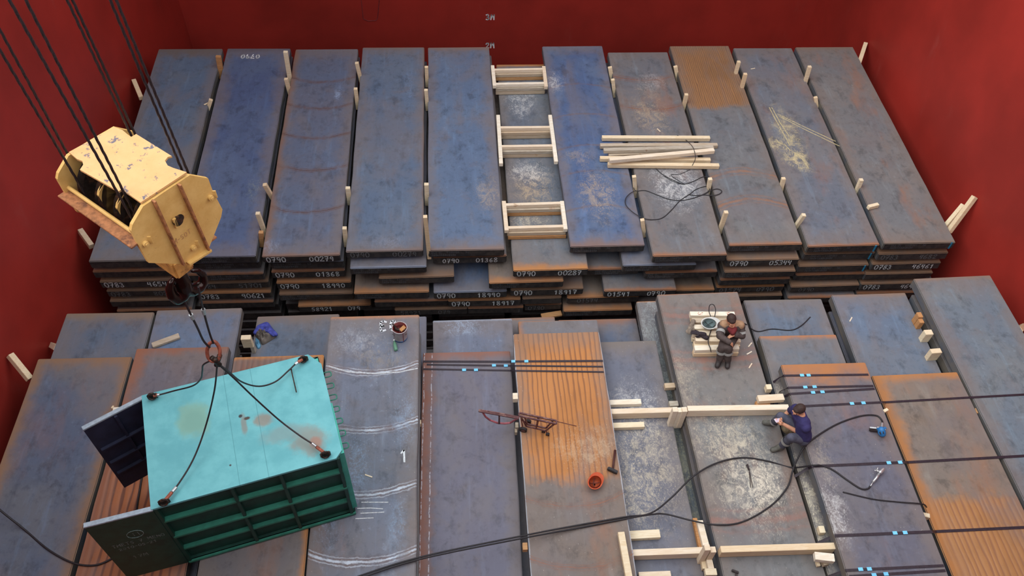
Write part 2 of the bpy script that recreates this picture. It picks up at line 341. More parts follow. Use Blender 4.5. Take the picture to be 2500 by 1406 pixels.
B = {}
GB = 'steel slabs on top of the far row of stacks'
SAW = (196, 186, 164); WHT = (214, 216, 216); YEL = (206, 194, 150); SAWO = (190, 170, 140)
rows = {  # x, yn, yf, z, far-row stack tops
 1: (-7.157, 11.302, 18.263, .018), 2: (-5.499, 11.390, 18.316, -.014), 3: (-3.817, 11.351, 18.243, .004), 4: (-2.155, 11.446, 18.341, -.014), 5: (-.502, 11.428, 18.332, -.018),
 6: (2.415, 11.450, 18.341, -.008), 7: (4.076, 11.128, 18.062, -.002), 8: (5.729, 11.355, 18.278, .018), 9: (7.396, 11.309, 18.212, -.007), 10: (9.039, 11.314, 18.209, .022)}
BP = {
 1: dict(base=(84, 98, 122), alt=(106, 106, 106), far=.5, edgecol=(108, 100, 94), near=.15),
 2: dict(base=(72, 84, 118), alt=(88, 100, 126), far=.2, edgecol=(96, 92, 100), streak=.6),
 3: dict(base=(84, 92, 116), alt=(96, 92, 104), arcs=(.33, (84, 66, 64), .02, .8, [(778,201),(771,266),(764,338),(757,417),(742,519)]), left=.18, near=.12, edgecol=(128, 98, 82)),
 4: dict(base=(84, 97, 122), alt=(98, 104, 118), near=.12, far=.15, edgecol=(122, 104, 96), right=.06, streak=.7),
 5: dict(base=(86, 100, 128), alt=(94, 108, 134), near=.18, far=.2, edgecol=(130, 108, 96), streak=.4),
 6: dict(base=(72, 88, 124), alt=(96, 108, 130), arcs=(-.3, (116, 104, 100), .012, .6, [(1405,205),(1410,277),(1440,353),(1452,416),(1458,501)]), near=.25, edgecol=(128, 104, 96), streak=.6),
 7: dict(base=(96, 100, 110), alt=(112, 104, 100), arcs=(.3, (130, 88, 70), .035, .6, [(1590,196),(1605,268)]), near=.15, rustpatch=.35, chips=.8),
 8: dict(base=(100, 104, 112), alt=(112, 110, 108), near=.15, rip=(1.0, 3.6, 1.0, 6.5, (150, 112, 76), (116, 88, 68)), arcs=(-.35, (160, 112, 76), .05, .5, [(1810,418),(1835,486)])),
 9: dict(base=(96, 102, 116), alt=(116, 112, 110), near=.12, rustpatch=.3),
 10: dict(base=(104, 108, 114), alt=(118, 110, 106), near=.12, far=.2, rustpatch=.5, edgecol=(128, 110, 96)),
}
blabel = {1: 'blue-grey steel slab, leftmost in far row, partly behind yellow hook block',
 2: 'dark blue steel slab with upside-down chalk digits on its far end, far row',
 3: 'steel slab with several brown curved ridges, far row, chalked 0790 00279',
 4: 'plain blue-grey steel slab in far row, right of the brown-ridged slab',
 5: 'smooth blue steel slab left of the timber ladder frames, under the 2M mark',
 6: 'blue steel slab right of the timber ladder frames, sawdust on its lower half',
 7: 'grey rusty steel slab whitened by dust beneath the heap of loose timbers',
 8: 'grey steel slab with an orange-brown striped far third, far row',
 9: 'grey steel slab scuffed with pale yellow scrape marks, far row, second from right red wall',
 10: 'grey steel slab with a long orange rust streak, far row, along the right red wall'}
for i, (x, yn, yf, z) in rows.items():
    s = rectdef(x, x+1.55, yn, yf, z); k = dict(BP[i]); dl = []
    if i == 6: dl = [(*loc(s, 1460, 470), .6, 1.2, .8, SAWO), (*loc(s, 1355, 200), .3, .6, .75, WHT), (*loc(s, 1410, 380), .5, .4, .5, SAWO)]
    if i == 7: dl = [(*loc(s, 1650, 450), .75, 1.0, 1.0, WHT), (*loc(s, 1590, 280), .6, 1.3, .7, SAWO), (*loc(s, 1590, 200), .5, .5, .5, WHT)]
    if i == 9: dl = [(*loc(s, 1895, 350), .3, .35, 1, YEL), (*loc(s, 1925, 380), .35, .4, 1, YEL), (*loc(s, 1925, 330), .5, 1.3, .9, YEL), (*loc(s, 1960, 400), .35, .5, .9, YEL)]
    if i == 5: dl = [(*loc(s, 1190, 470), .4, .8, .6, SAWO)]
    if i == 4: dl = [(*loc(s, 1000, 210), .25, 1.2, .5, (120, 150, 190)), (*loc(s, 950, 590), .6, .3, .4, (150, 165, 190))]
    if i == 3: dl = [(*loc(s, 825, 230), .14, .5, .9, (150, 172, 205)), (*loc(s, 660, 600), .4, .3, .5, (150, 165, 190))]
    if i == 2: dl = [(*loc(s, 620, 460), .3, .6, .5, (150, 160, 150))]
    if k.get('arcs'): k['arcs'] = (*k['arcs'][:4], [loc(s, *q)[1] for q in k['arcs'][4]])
    m = steel('slab_skin_far_%d' % i, i*1.37, dust=dl, W=1.55, L=yf-yn, **k)
    o = slab(s['cx'], s['cy'], z, 1.55, yf-yn, 0, m, blabel[i], GB, seed=i); B[i] = o
    tx = {3: big('0790', '00279'), 4: big('0790', '00279', CHALKF), 5: sten(), 6: sten(), 7: sten(), 8: sten(), 9: sten(x=.1), 10: sten(x=.1), 2: sten(x=.3)}.get(i)
    if tx: facechalk(o, tx)
    if i in (9, 10):
        bm = bmesh.new(); W2 = .775; box(bm, (W2-.10, -(yf-yn)/2-.009, -.19), (W2-.065, -(yf-yn)/2, -.003)); link('blue_paint_mark', bm, CYAN, parent=o)
bm = bmesh.new(); s2 = B[2]
strokes(bm, '0790', Vector((.05, 3.2, .002)), Vector((-1, 0, 0)), Vector((0, -1, 0)), .16, .03); link('chalk_number', bm, CHALK, parent=s2)

# slabs lower in the far stacks: (column word, tier, x0, x1, y of near top edge in px, material key, texts, rust)
LOWM = {}
def lowmat(kind):
    if kind not in LOWM:
        kw = {'g': dict(base=(84, 90, 104), alt=(104, 100, 98), near=.12), 'o': dict(base=(100, 92, 88), alt=(118, 96, 78), near=.24, edgecol=(170, 116, 70), rustpatch=.35), 'b': dict(base=(78, 90, 118), alt=(88, 96, 116), near=.06, edgecol=(120, 130, 150)),
              'n': dict(base=(92, 88, 88), alt=(108, 94, 84), near=.3, edgecol=(136, 104, 78))}[kind]
        LOWM[kind] = steel('slab_skin_lower_' + {'g': 'grey', 'o': 'orange', 'b': 'blue', 'n': 'brown'}[kind], len(LOWM)*2.3+20, **kw)
    return LOWM[kind]
stackname = {1: 'leftmost far stack', 2: 'second far stack from left', 3: 'third far stack from left', 4: 'fourth far stack from left', 5: 'far stack left of timber ladders',
  55: 'far stack under timber ladders', 6: 'far stack right of timber ladders', 7: 'far stack under timber heap', 8: 'far stack under orange-striped slab', 9: 'second far stack from right', 10: 'rightmost far stack'}
low = [
 (1, 1, 226, 452, 663, 'g', None), (1, 2, 242, 462, 688, 'n', big('0783', '46548')), (1, 3, 259, 470, 711, 'n', big('0783', '80201', CHALKF)), (1, 4, 267, 478, 736, 'n', None), (1, 5, 284, 484, 759, 'g', None),
 (2, 1, 462, 632, 643, 'b', sten(x=.3)), (2, 2, 468, 643, 672, 'g', sten(x=.3)), (2, 3, 478, 655, 692, 'n', big('0784', '51701', CHALKF)), (2, 4, 484, 661, 717, 'o', big('0783', '90621')), (2, 5, 490, 667, 740, 'g', None),
 (3, 1, 658, 838, 641, 'b', sten()), (3, 2, 662, 842, 664, 'g', big('0790', '01368')), (3, 3, 670, 857, 692, 'o', big('0790', '18990')), (3, 4, 677, 862, 720, 'n', sten()), (3, 5, 721, 905, 748, 'o', [('58921', .18, .125, CHALK, .016, .84), ('079', .68, .125, CHALK, .016, .84)]),
 (4, 1, 852, 1041, 655, 'b', sten()), (4, 2, 924, 1108, 679, 'n', sten()), (4, 3, 863, 1047, 717, 'o', sten()), (4, 4, 914, 1094, 737, 'g', None), (4, 5, 955, 1140, 757, 'n', [('58921', .08, .125, CHALKF, .014, .84), ('079', .6, .125, CHALKF, .014, .84)]),
 (5, 1, 1058, 1237, 629, 'g', [('0790', .12, .125, CHALK, .018, .84), ('01368', .58, .125, CHALK, .018, .84)]), (5, 3, 1058, 1237, 715, 'b', big('0790', '18990')), (5, 4, 1094, 1272, 735, 'o', big('0790', '18917')), (5, 5, 1142, 1278, 753, 'g', [('|', .9, .1, STEN, .01, .8)]),
 (55, 2, 1194, 1376, 691, 'o', sten()), (55, 3, 1241, 1425, 708, 'n', big('0790', '18917')), (55, 4, 1276, 1372, 729, 'n', None), (55, 5, 1281, 1372, 745, 'g', [('0790', .1, .125, CHALKF, .014, .84)]),
 (6, 2, 1380, 1560, 659, 'g', sten(x=.4)), (6, 1, 1516, 1701, 649, 'b', sten()), (6, 3, 1473, 1652, 711, 'g', big('01541', '0790')), (6, 4, 1379, 1560, 727, 'o', [('01574', .14, .125, CHALKF, .016, .84)]), (6, 5, 1376, 1544, 759, 'o', sten()),
 (7, 2, 1571, 1752, 666, 'g', sten()), (7, 4, 1566, 1745, 711, 'o', None), (7, 5, 1548, 1725, 742, 'g', [('0790', .1, .125, CHALK, .014, .84)]),
 (8, 1, 1773, 1952, 636, 'n', big('0790', '05344')), (8, 2, 1767, 1943, 665, 'n', sten()), (8, 3, 1756, 1930, 684, 'g', None), (8, 4, 1750, 1916, 701, 'o', big('01574', '0790', CHALKF)), (8, 5, 1748, 1911, 724, 'n', None),
 (9, 1, 1964, 2140, 621, 'n', sten(x=.1)), (9, 2, 1951, 2124, 651, 'n', sten(x=.1)), (9, 3, 1944, 2112, 671, 'g', None), (9, 4, 1932, 2103, 700, 'n', [('0790', .12, .125, CHALKF, .014, .84)]), (9, 5, 1924, 2095, 728, 'g', None),
 (10, 1, 2146, 2317, 621, 'n', big('0783', '4682', CHALKF)), (10, 2, 2130, 2300, 645, 'n', big('0783', '46461')), (10, 3, 2112, 2285, 669, 'n', None), (10, 4, 2103, 2270, 694, 'n', big('0783', '4646')), (10, 5, 2092, 2258, 716, 'g', None)]
random.seed(4)
LOW = {}
for n, (cno, k, x0, x1, y, mk, tx) in enumerate(low):
    z = -.31*k; a = un(x0, y, z); b = un(x1, y-(x1-x0)*.02, z); W = min(1.55, max(1.2, (b-a).length)) if cno not in (1, 2) else 1.55
    if (b-a).length < 1.3: W = max(.75, (b-a).length)
    xr = b.x if cno > 1 else a.x+1.55; xl = xr-W if cno > 1 else a.x
    if cno in (9, 10): xl, xr = a.x, a.x+1.55; 
    yn = (a.y+b.y)/2; L = 6.9
    lab = '%s tier steel slab of %s' % (ORD[k], stackname[cno])
    if tx and tx[0][3] is not STEN: lab += ', chalked ' + ' '.join(q[0] for q in tx if q[0] != '|')
    elif tx: lab += ', small stencilled code'
    else: lab += ', bare end'
    o = slab((xl+xr)/2, yn+L/2, z, xr-xl, L, 0, lowmat(mk), lab, 'steel slabs lower in the far row of stacks', seed=n+30); LOW[(cno, k)] = o
    if tx: facechalk(o, tx)
    if (cno, k) in ((9, 1), (9, 2)):
        bm = bmesh.new(); box(bm, ((xr-xl)/2-.10, -L/2-.009, -.19), ((xr-xl)/2-.07, -L/2, -.003)); link('blue_paint_mark', bm, CYAN, parent=o)
# the slab between the ladders, one tier down
z = -.31; a = un(1257, 661, z); b = un(1433, 656, z)
s = rectdef((a.x+b.x)/2-.775, (a.x+b.x)/2+.775, a.y, a.y+6.9, z)
m = steel('slab_skin_under_ladders', 9.9, (92, 98, 112), (112, 108, 104), near=.25, edgecol=ORNG, far=.15, L=6.9, dust=[(*loc(s, 1300, 450), .7, .9, 1, SAWO), (*loc(s, 1290, 540), .6, .4, 1, SAW), (*loc(s, 1270, 250), .5, .8, .9, WHT), (*loc(s, 1290, 420), .6, .5, .8, WHT)])
o = slab(s['cx'], s['cy'], z, 1.55, 6.9, 0, m, 'sawdust-covered steel slab lying under the three timber ladder frames, chalked 0790 00287', GB, seed=77)
facechalk(o, big('0790', '00287')); B[55] = o

# front row, seen from above: FL, FR, lower-left, lower-right pixels, z
G = 'steel slabs of the near row'
DK = (92, 94, 112)
front = [
 ('F1b', (165, 766), (375, 760), (130, 850), (357, 840), .3, dict(base=(82, 92, 112), alt=(112, 108, 104), far=.25, near=0, edgecol=(132, 112, 92), rustpatch=.15), 'blue-grey steel slab lying lower behind the leftmost near slab, by left red wall'),
 ('F1', (92, 876), (322, 870), (0, 1118), (177, 1406), .6, dict(base=(78, 86, 108), alt=(104, 102, 102), far=.28, left=.22, right=.2, edgecol=(142, 108, 78), rustpatch=.2), 'dark blue steel slab with rusty brown borders, leftmost of near row, nearest left wall'),
 ('F2b', (384, 756), (591, 752), (357, 845), (598, 850), .3, dict(base=(88, 104, 134), alt=(98, 110, 132), far=.2, edgecol=(124, 112, 104)), 'blue steel slab with a loose pale board on it, behind the slab ring'),
 ('F2', (335, 850), (558, 845), (202, 1300), (465, 1390), .6, dict(base=(98, 96, 108), alt=(116, 100, 96), far=.2, left=.3, edgecol=(150, 96, 70), rip=(-4, 1.9, .95, 2.6, (172, 106, 64), (112, 66, 44))), 'steel slab of wavy orange-brown rust under the container doors'),
 ('F3b', (628, 771), (828, 767), (613, 850), (820, 850), .0, dict(base=(82, 92, 112), alt=(106, 102, 102), far=.25, edgecol=(122, 106, 96)), 'dark grey-blue steel slab carrying the crumpled blue jacket'),
 ('F3', (566, 872), (795, 866), (556, 900), (748, 1370), .9, dict(base=(98, 96, 104), alt=(112, 104, 98), rip=(2.2, 4, .9, 3.4, (132, 88, 70), (108, 70, 58)), far=.1, right=.12, edgecol=ORNG, rustpatch=.35), 'brown rusted steel slab mostly hidden under the green container'),
 ('F4', (808, 772), (1022, 770), (745, 1406), (1017, 1406), .9, dict(base=(98, 102, 120), alt=(110, 104, 102), far=.1, edgecol=(176, 122, 84), arcs=(.3, (196, 208, 222), .026, .95, [(912,911),(912,1050),(905,1208),(895,1374)]), chips=.9, pale=.5, streak=.8, rustpatch=.3), 'steel slab with white-blue curved weld ridges, under the paint bucket'),
 ('F5b', (1057, 783), (1250, 777), (1050, 850), (1256, 850), .0, dict(base=(96, 100, 120), alt=(110, 106, 112), far=.06, edgecol=(150, 160, 176), pale=.5), 'purple-grey steel slab lying lower behind the near centre slab'),
 ('F5', (1035, 860), (1245, 857), (1018, 1400), (1278, 1400), .3, dict(base=(94, 92, 110), alt=(104, 100, 112), far=.25, left=.28, edgecol=(140, 90, 72), pale=.15, streak=.3, lines=[(-.63, 0, 0, .012, (190, 190, 200), .9), (-.765, 0, 0, .012, (190, 190, 200), .9)]), 'smooth purple-grey steel slab with a rust-brown left border, near row centre'),
 ('F6b', (1240, 776), (1388, 772), (1240, 830), (1390, 830), -.3, dict(base=(98, 98, 108), alt=(116, 104, 96), far=.1, edgecol=(140, 104, 80)), 'thin visible strip of a steel slab behind the orange grooved slab'),
 ('F6a', (1265, 785), (1457, 779), (1262, 830), (1466, 830), .0, dict(base=(96, 102, 120), alt=(110, 108, 110), left=.15, far=.03, pale=.5, edgecol=(168, 112, 70)), 'grey steel slab poking out behind the orange grooved slab'),
 ('F6', (1255, 815), (1460, 810), (1293, 1400), (1553, 1380), .6, dict(base=(104, 96, 94), alt=(120, 104, 92), rip=(.55, 4, 1.0, 3.5, (184, 122, 64), (140, 90, 52)), arcs=(.3, (140, 94, 74), .02, .6, [(1404,1236),(1396,1388)]), chips=1, rustpatch=.4, left=.02, right=.02, edgecol=(190, 195, 205)), 'bright orange grooved steel slab with the orange helmet and hammer on it'),
 ('F6c', (1440, 779), (1553, 776), (1450, 830), (1572, 830), -.3, dict(base=(76, 84, 106), alt=(98, 92, 96), far=.2, edgecol=(140, 96, 70)), 'low dark blue steel slab in the gap behind the dusty near slab'),
 ('F7b', (1553, 735), (1700, 731), (1569, 830), (1740, 880), .0, dict(base=(88, 96, 108), alt=(104, 102, 100), far=.06, edgecol=ORNG, chips=1, pale=.6), 'speckled grey steel slab left of the slab where the workman sits'),
 ('F7', (1467, 834), (1600, 831), (1510, 1060), (1690, 1259), .3, dict(base=(92, 94, 110), alt=(106, 104, 108), far=.25, edgecol=(116, 108, 102), chips=1), 'lilac-grey steel slab whitened with sawdust, right of the orange grooved slab'),
 ('F8', (1605, 717), (1800, 712), (1764, 1406), (1994, 1325), .6, dict(base=(102, 104, 108), alt=(120, 112, 106), far=.05, chips=.8, rustpatch=.35, arcs=(.1, (150, 104, 90), .08, .5, [(1740,880),(1740,770),(1790,1275)])), 'grey steel slab under the seated workman, sawdust-white in its lower half'),
 ('F9', (1815, 733), (2005, 728), (1836, 800), (2030, 800), .3, dict(base=(86, 96, 116), alt=(104, 104, 106), far=.1, edgecol=(116, 110, 104)), 'blue-grey steel slab with a wavy black cable end on it'),
 ('F9n', (1842, 820), (2048, 815), (1960, 1196), (2067, 880), .6, dict(base=(94, 100, 112), alt=(112, 106, 104), far=.14, edgecol=(180, 116, 66)), 'steel slab with an orange rusty far edge, between the seated man and cable end'),
 ('F9t', (1905, 890), (2112, 884), (2064, 1392), (2316, 1406), .9, dict(base=(88, 88, 104), alt=(108, 102, 100), far=.55, edgecol=(180, 116, 60), right=.0, rustpatch=.25, chips=.3), 'strapped steel slab on which the man in the navy shirt sits, power tools on it'),
 ('F10', (2030, 722), (2210, 712), (2092, 884), (2310, 900), .3, dict(base=(90, 102, 124), alt=(108, 110, 114), far=.12, edgecol=(136, 112, 94)), 'blue-grey steel slab left of the tall rightmost near slab'),
 ('F10b', (2130, 915), (2335, 908), (2322, 1406), (2490, 1219), .6, dict(base=(112, 106, 102), alt=(132, 110, 90), far=.2, left=.3, edgecol=(182, 122, 64), rustpatch=.4, rip=(-4, 1.1, .85, 3.4, (176, 124, 72), (150, 100, 64))), 'orange-stained steel slab crossed by black straps, second from right in near row'),
 ('F11', (2230, 678), (2418, 672), (2368, 957), (2497, 808), .6, dict(base=(98, 108, 122), alt=(114, 116, 116), far=.15, edgecol=(134, 112, 96)), 'grey-blue steel slab along the right red wall, rightmost of near row'),
]
F = {}
for n, (key, FL, FR, NL, NR, z, kw, lab) in enumerate(front):
    s = slab_px(FL, FR, NL, NR, z, None, lab, G, L=6.9)
    if key in ('F2b', 'F3b', 'F5b', 'F6a', 'F6b', 'F6c', 'F3', 'F10'):
        a = un(*FL, z); b = un(*FR, z); s.update(rz=0, u=Vector((0, 1, 0)), x=Vector((1, 0, 0)), cx=(a.x+b.x)/2, cy=(a.y+b.y)/2-3.45, W=min(1.6, max(1.5, b.x-a.x)))
        if key == 'F3': s['cx'] += .03
    if key in ('F6b',): s['cx'] = un(1388, 772, z).x-.775; s['W'] = 1.55
    if key == 'F6b': s['cx'] -= .13; s['W'] = 1.25
    if key in ('F1', 'F2'): s['W'] = 1.57
    if key == 'F3': s['W'] = 1.5; s['cx'] -= .02
    if key == 'F9n': s['cx'] += .05; s['W'] = 1.43; s['rz'] = -.01
    if key in ('F6c',): s['cx'] = un(1553, 776, z).x-.775; s['W'] = 1.55
    if key == 'F7b': a = un(1553, 735, z); s['cx'] = a.x+.775; s['W'] = 1.55; s['rz'] = 0; s['u'] = Vector((0, 1, 0)); s['x'] = Vector((1, 0, 0)); s['cy'] = a.y-3.45
    if key == 'F7': d = un(1690, 1259, z); c = un(1600, 831, z); s['cx'] = (c.x+d.x)/2-.775; s['W'] = 1.55; s['rz'] = 0; s['u'] = Vector((0, 1, 0)); s['x'] = Vector((1, 0, 0)); s['cy'] = c.y-3.45
    F[key] = s
    dl = []
    if key == 'F7': dl = [(*loc(s, 1580, 1130), .9, 1.6, .9, SAW), (*loc(s, 1560, 980), .5, .7, .6, WHT), (*loc(s, 1560, 1230), .5, .5, .7, SAW)]
    if key == 'F7b': dl = [(*loc(s, 1640, 960), .5, 3, 1, (150, 160, 158)), (*loc(s, 1680, 1120), .5, 3, 1, (170, 166, 140)), (*loc(s, 1600, 830), .5, 2, .8, (160, 168, 170))]
    if key == 'F8': dl = [(*loc(s, 1830, 1170), .85, 1.2, 1, (208, 200, 182)), (*loc(s, 1760, 1060), .9, .7, .9, SAW), (*loc(s, 1660, 930), .5, .8, .6, SAW), (*loc(s, 1860, 1190), .5, .6, 1, (222, 214, 196))]
    if key == 'F9n': dl = [(*loc(s, 1975, 1240), .3, 1.6, 1, (214, 205, 180)), (*loc(s, 1910, 960), .3, .4, .7, SAW)]
    if key == 'F9t': dl = [(*loc(s, 2030, 1250), .35, .8, .8, WHT), (*loc(s, 2010, 1120), .3, .8, .4, SAW)]
    if key == 'F6': dl = [(*loc(s, 1440, 1090), .8, .6, .6, (200, 180, 150))]
    if key == 'F4': dl = [(*loc(s, 985, 1020), .3, .8, .6, (150, 176, 206)), (*loc(s, 870, 1130), .25, .8, .7, (140, 170, 205)), (*loc(s, 800, 1260), .3, .8, .6, (150, 172, 200)), (*loc(s, 970, 1290), .2, .7, .5, (140, 170, 200)), (*loc(s, 870, 830), .6, .4, .5, (190, 196, 205)), (*loc(s, 930, 870), .6, .6, .3, (180, 160, 120))]
    if key == 'F5b': dl = [(*loc(s, 1130, 800), .5, .3, .8, (160, 180, 205))]
    kw = dict(kw)
    if kw.get('arcs'): kw['arcs'] = (*kw['arcs'][:4], [loc(s, *q)[1] for q in kw['arcs'][4]])
    m = steel('slab_skin_near_%d' % n, n*1.91+3, dust=dl, W=s['W'], L=s['L'], **kw)
    o = slab(s['cx'], s['cy'], z, s['W'], s['L'], s['rz'], m, lab, G, seed=n+100); s['o'] = o

# second-tier slabs whose sides show in the gaps of the near row
def under(key, z, lab, dx=0, dy=-.12, W=None, mk='g', n=0):
    s = F[key]; slab(s['cx']+dx, s['cy']+dy, z, W or min(1.55, s['W']), 6.8, s['rz'], lowmat(mk), lab, G, seed=200+n)
under('F3', .6, 'brown steel slab directly beneath the rusted slab under the green container', .0, mk='o', n=1)
under('F3', .3, 'grey steel slab two tiers beneath the rusted slab under the green container', -.02, n=2)
under('F4', .6, 'grey steel slab directly beneath the slab with the paint bucket', .02, n=3)
under('F4', .3, 'brownish steel slab two tiers beneath the paint bucket slab', -.03, W=1.48, mk='o', n=5)
q4 = un(1041, 772, .0); slab(q4.x-.775, q4.y-3.45, .0, 1.55, 6.9, 0, lowmat('b'), 'blue-grey steel slab showing a narrow strip right of the paint bucket slab', G, seed=204)
under('F6', .3, 'steel slab directly beneath the orange grooved slab', -.25, mk='o', dy=-.6, n=6, W=.75)
under('F8', .3, 'steel slab directly beneath the slab of the seated workman', .0, n=7)
under('F11', .3, 'steel slab directly beneath the rightmost near slab', .02, n=8)
under('F11', 0, 'steel slab two tiers beneath the rightmost near slab', -.03, n=9)
under('F10', 0, 'blue steel slab directly beneath the slab left of the rightmost one', .0, mk='b', n=10)

# hidden lower tiers that carry both rows (nobody can count them in the dark)
bm = bmesh.new(); rnd = random.Random(2)
zk = -.31*6
while zk - TH > ZF:
    for i in range(11):
        x = -7.0 + i*1.66; box(bm, (x, 11.6, zk-TH), (x+1.5, 18.3, zk))
    zk -= .31
cols = {.3: [], 0: [-6.37, -4.75, 6.31], -.31: [-6.37, -4.75, -3.02, -1.42, .2, 4.33, 6.31, 8.18, 9.77]}
zk = .0
while zk - TH > ZF:
    for x in cols.get(round(zk, 2), [-6.37, -4.75, -3.02, -1.42, .2, 1.79, 4.33, 6.31, 8.18, 9.77]):
        box(bm, (x-.77, 2.6, zk-TH), (x+.77, 9.2, zk))
    zk = round(zk-.31, 3)
link('buried_slab_tiers', bm, lowmat('g'), label='dark tiers of steel slabs deep below the top layers', cat='steel slabs', kind='stuff')

# ---------------------------------------------------------------- timbers
def post(top, bot, zb, label, group, w=.085, ext=.0, mat=None, d=.085, lean=None):
    b = un(*bot, zb); best = None
    for i in range(400):
        z = zb + .02 + i*.005; q = un(*top, z); e = (q.x-b.x)**2 + (q.y-b.y)**2
        if best is None or e < best[0]: best = (e, q)
    q = best[1] if lean is None else un(*top, zb+lean)
    dirv = (q-b).normalized(); b2 = b - dirv*ext
    bm = bmesh.new(); bar(bm, b2, q, w, d, .004, Vector((0, 1, 0)), drop=False)
    M = Matrix.Translation(-b2); bm.transform(M)
    return link('timber_post', bm, mat or WOOD, loc=b2, label=label, cat='timber post', group=group)
GP = 'timber posts wedged between the far slabs'
PP = [
 ((533, 137), (538, 166), 0, 'flat orange-brown timber stake between the first and second far slabs, at their far end', .12, WOODO),
 ((515, 243), (511, 256), 0, 'short white-topped timber stake between first and second far slabs', .085, None),
 ((697, 126), (707, 187), 0, 'long leaning timber post at the far end between the second and third far slabs', .1, None),
 ((698, 192), (704, 214), 0, 'short splintered timber post just below the long one between the second and third far slabs', .085, None),
 ((871, 153), (878, 182), 0, 'timber post between the third and fourth far slabs, nearest the back wall', .085, None),
 ((868, 216), (871, 241), 0, 'timber post between the third and fourth far slabs, second from the back wall', .085, None),
 ((1041, 163), (1042, 187), 0, 'timber post between the fourth and fifth far slabs, nearest the back wall', .085, None),
 ((1040, 219), (1042, 244), 0, 'timber post between the fourth and fifth far slabs, second from the back wall', .085, None),
 ((646, 450), (659, 472), 0, 'tilted timber post between the second and third far slabs, halfway down', .085, None),
 ((629, 520), (641, 553), 0, 'tilted timber post between the second and third far slabs, close above the chalked end', .085, None),
 ((637, 566), (638, 576), 0, 'yellowish timber block between the second and third far slabs, nearest their near end', .09, WOODO),
 ((849, 458), (851, 474), 0, 'timber block between the third and fourth far slabs, halfway down', .095, None),
 ((841, 556), (843, 576), 0, 'timber post between the third and fourth far slabs, near their chalked ends', .085, None),
 ((1041, 449), (1042, 475), 0, 'timber post between the fourth and fifth far slabs, halfway down', .095, None),
 ((1038, 528), (1046, 606), 0, 'long leaning timber post between the fourth and fifth far slabs, near their near ends', .08, None),
 ((1489, 164), (1491, 176), 0, 'small timber block right of the blue dusted slab, nearest the back wall', .1, None),
 ((1496, 194), (1498, 212), 0, 'timber post right of the blue dusted slab, second from the back wall', .085, None),
 ((1649, 162), (1651, 174), 0, 'small timber block at the corner of the orange-striped far slab', .095, None),
 ((1676, 230), (1671, 252), 0, 'timber post against the left edge of the orange-striped far slab', .085, None),
 ((1804, 150), (1796, 180), 0, 'timber post right of the orange-striped slab, nearest the back wall', .08, None),
 ((1820, 180), (1811, 214), 0, 'timber post right of the orange-striped slab, second from the back wall', .085, None),
 ((1977, 162), (1967, 196), 0, 'timber post between the two rightmost far slabs, nearest the back wall', .085, None),
 ((1991, 237), (1992, 247), 0, 'small white timber block between the two rightmost far slabs, below the topmost post', .085, None),
 ((1548, 430), (1550, 456), 0, 'timber post right of the blue dusted slab, by the wire loop', .085, None),
 ((1568, 536), (1570, 552), 0, 'timber post right of the blue dusted slab, near its near end', .085, None),
 ((1734, 436), (1730, 458), 0, 'timber post right of the whitened rusty slab, beside the black wire ends', .085, None),
 ((1773, 517), (1762, 549), 0, 'timber post right of the whitened rusty slab, near its near end', .085, None),
 ((1913, 435), (1909, 452), 0, 'timber post left of the yellow-scuffed slab, halfway down', .085, None),
 ((1963, 524), (1949, 544), 0, 'timber post left of the yellow-scuffed slab, near its near end', .085, None),
 ((2103, 438), (2095, 457), 0, 'timber post between the two rightmost far slabs, halfway down', .085, None),
]
for top, bot, z, lab, wd, mt in PP: post(top, bot, z, lab, GP, wd, .3, mt)
# the pieces braced against the side walls
GW = 'timber props braced against the side walls'
def prop(pt, xt, pb, zb, lab, w=.1, mat=None):
    q = unx(*pt, xt); b = un(*pb, zb); bm = bmesh.new(); bar(bm, Vector((0, 0, 0)), q-b, w, .1, .004, Vector((0, 1, 0)), drop=False)
    return link('timber_prop', bm, mat or WOOD, loc=b, label=lab, cat='timber prop', group=GW)
prop((2113, 107), XR-.07, (2096, 158), -.1, 'timber prop leaning on the right wall at the far corner of the rightmost slab')
prop((2380, 480), XR-.07, (2316, 566), -.15, 'longer of the two timber props leaning on the right wall beside the far row')
prop((2353, 500), XR-.12, (2309, 552), -.15, 'shorter of the two timber props leaning on the right wall beside the far row', .09)
prop((327, 197), XL+.07, (345, 240), -.1, 'notched timber prop leaning on the left wall behind the crane ropes')
prop((196, 563), XL+.07, (224, 602), -.1, 'timber prop leaning on the left wall at the near end of the far row', .12, WOODG)
prop((24, 866), XL+.07, (73, 926), .45, 'timber prop leaning on the left wall beside the leftmost near slab', .1)
prop((128, 843), XL+.07, (140, 850), .2, 'small timber block between the left wall and the near row', .1)
prop((2496, 797), XR-.07, (2488, 806), .45, 'timber block between the right wall and the rightmost near slab', .1)

def board(a, b, z, label, group, w=.1, h=.09, mat=None, name='timber_board', bz=None, cat='timber board', **k):
    p = un(*a, z); q = un(*b, z if bz is None else bz); m = (p+q)/2; bm = bmesh.new(); bar(bm, p-m, q-m, w, h, .004)
    return link(name, bm, mat or WOOD, loc=m, label=label, cat=cat, group=group)
GL1 = 'loose timbers heaped on the far row'
board((1470, 333.5), (1733.5, 334.5), .115, 'topmost long timber of the loose heap, nearest the back wall, lying alone', GL1)
board((1465.5, 353), (1752, 352), .115, 'second long timber from the top of the loose heap', GL1, mat=WOODG)
board((1474, 364.5), (1742, 357.5), .205, 'grey timber lying skewed over the second one in the loose heap', GL1, mat=WOODG, h=.085)
board((1486, 376), (1700, 364.5), .105, 'dull grey timber half hidden beneath the bright tilted one in the loose heap', GL1, mat=WOODG)
board((1488, 388), (1744, 364.5), .29, 'bright white timber lying tilted across the top of the loose heap', GL1, mat=WOODP)
board((1465, 384), (1735, 388), .10, 'thin pale timber with its left end sticking out under the bright tilted one', GL1)
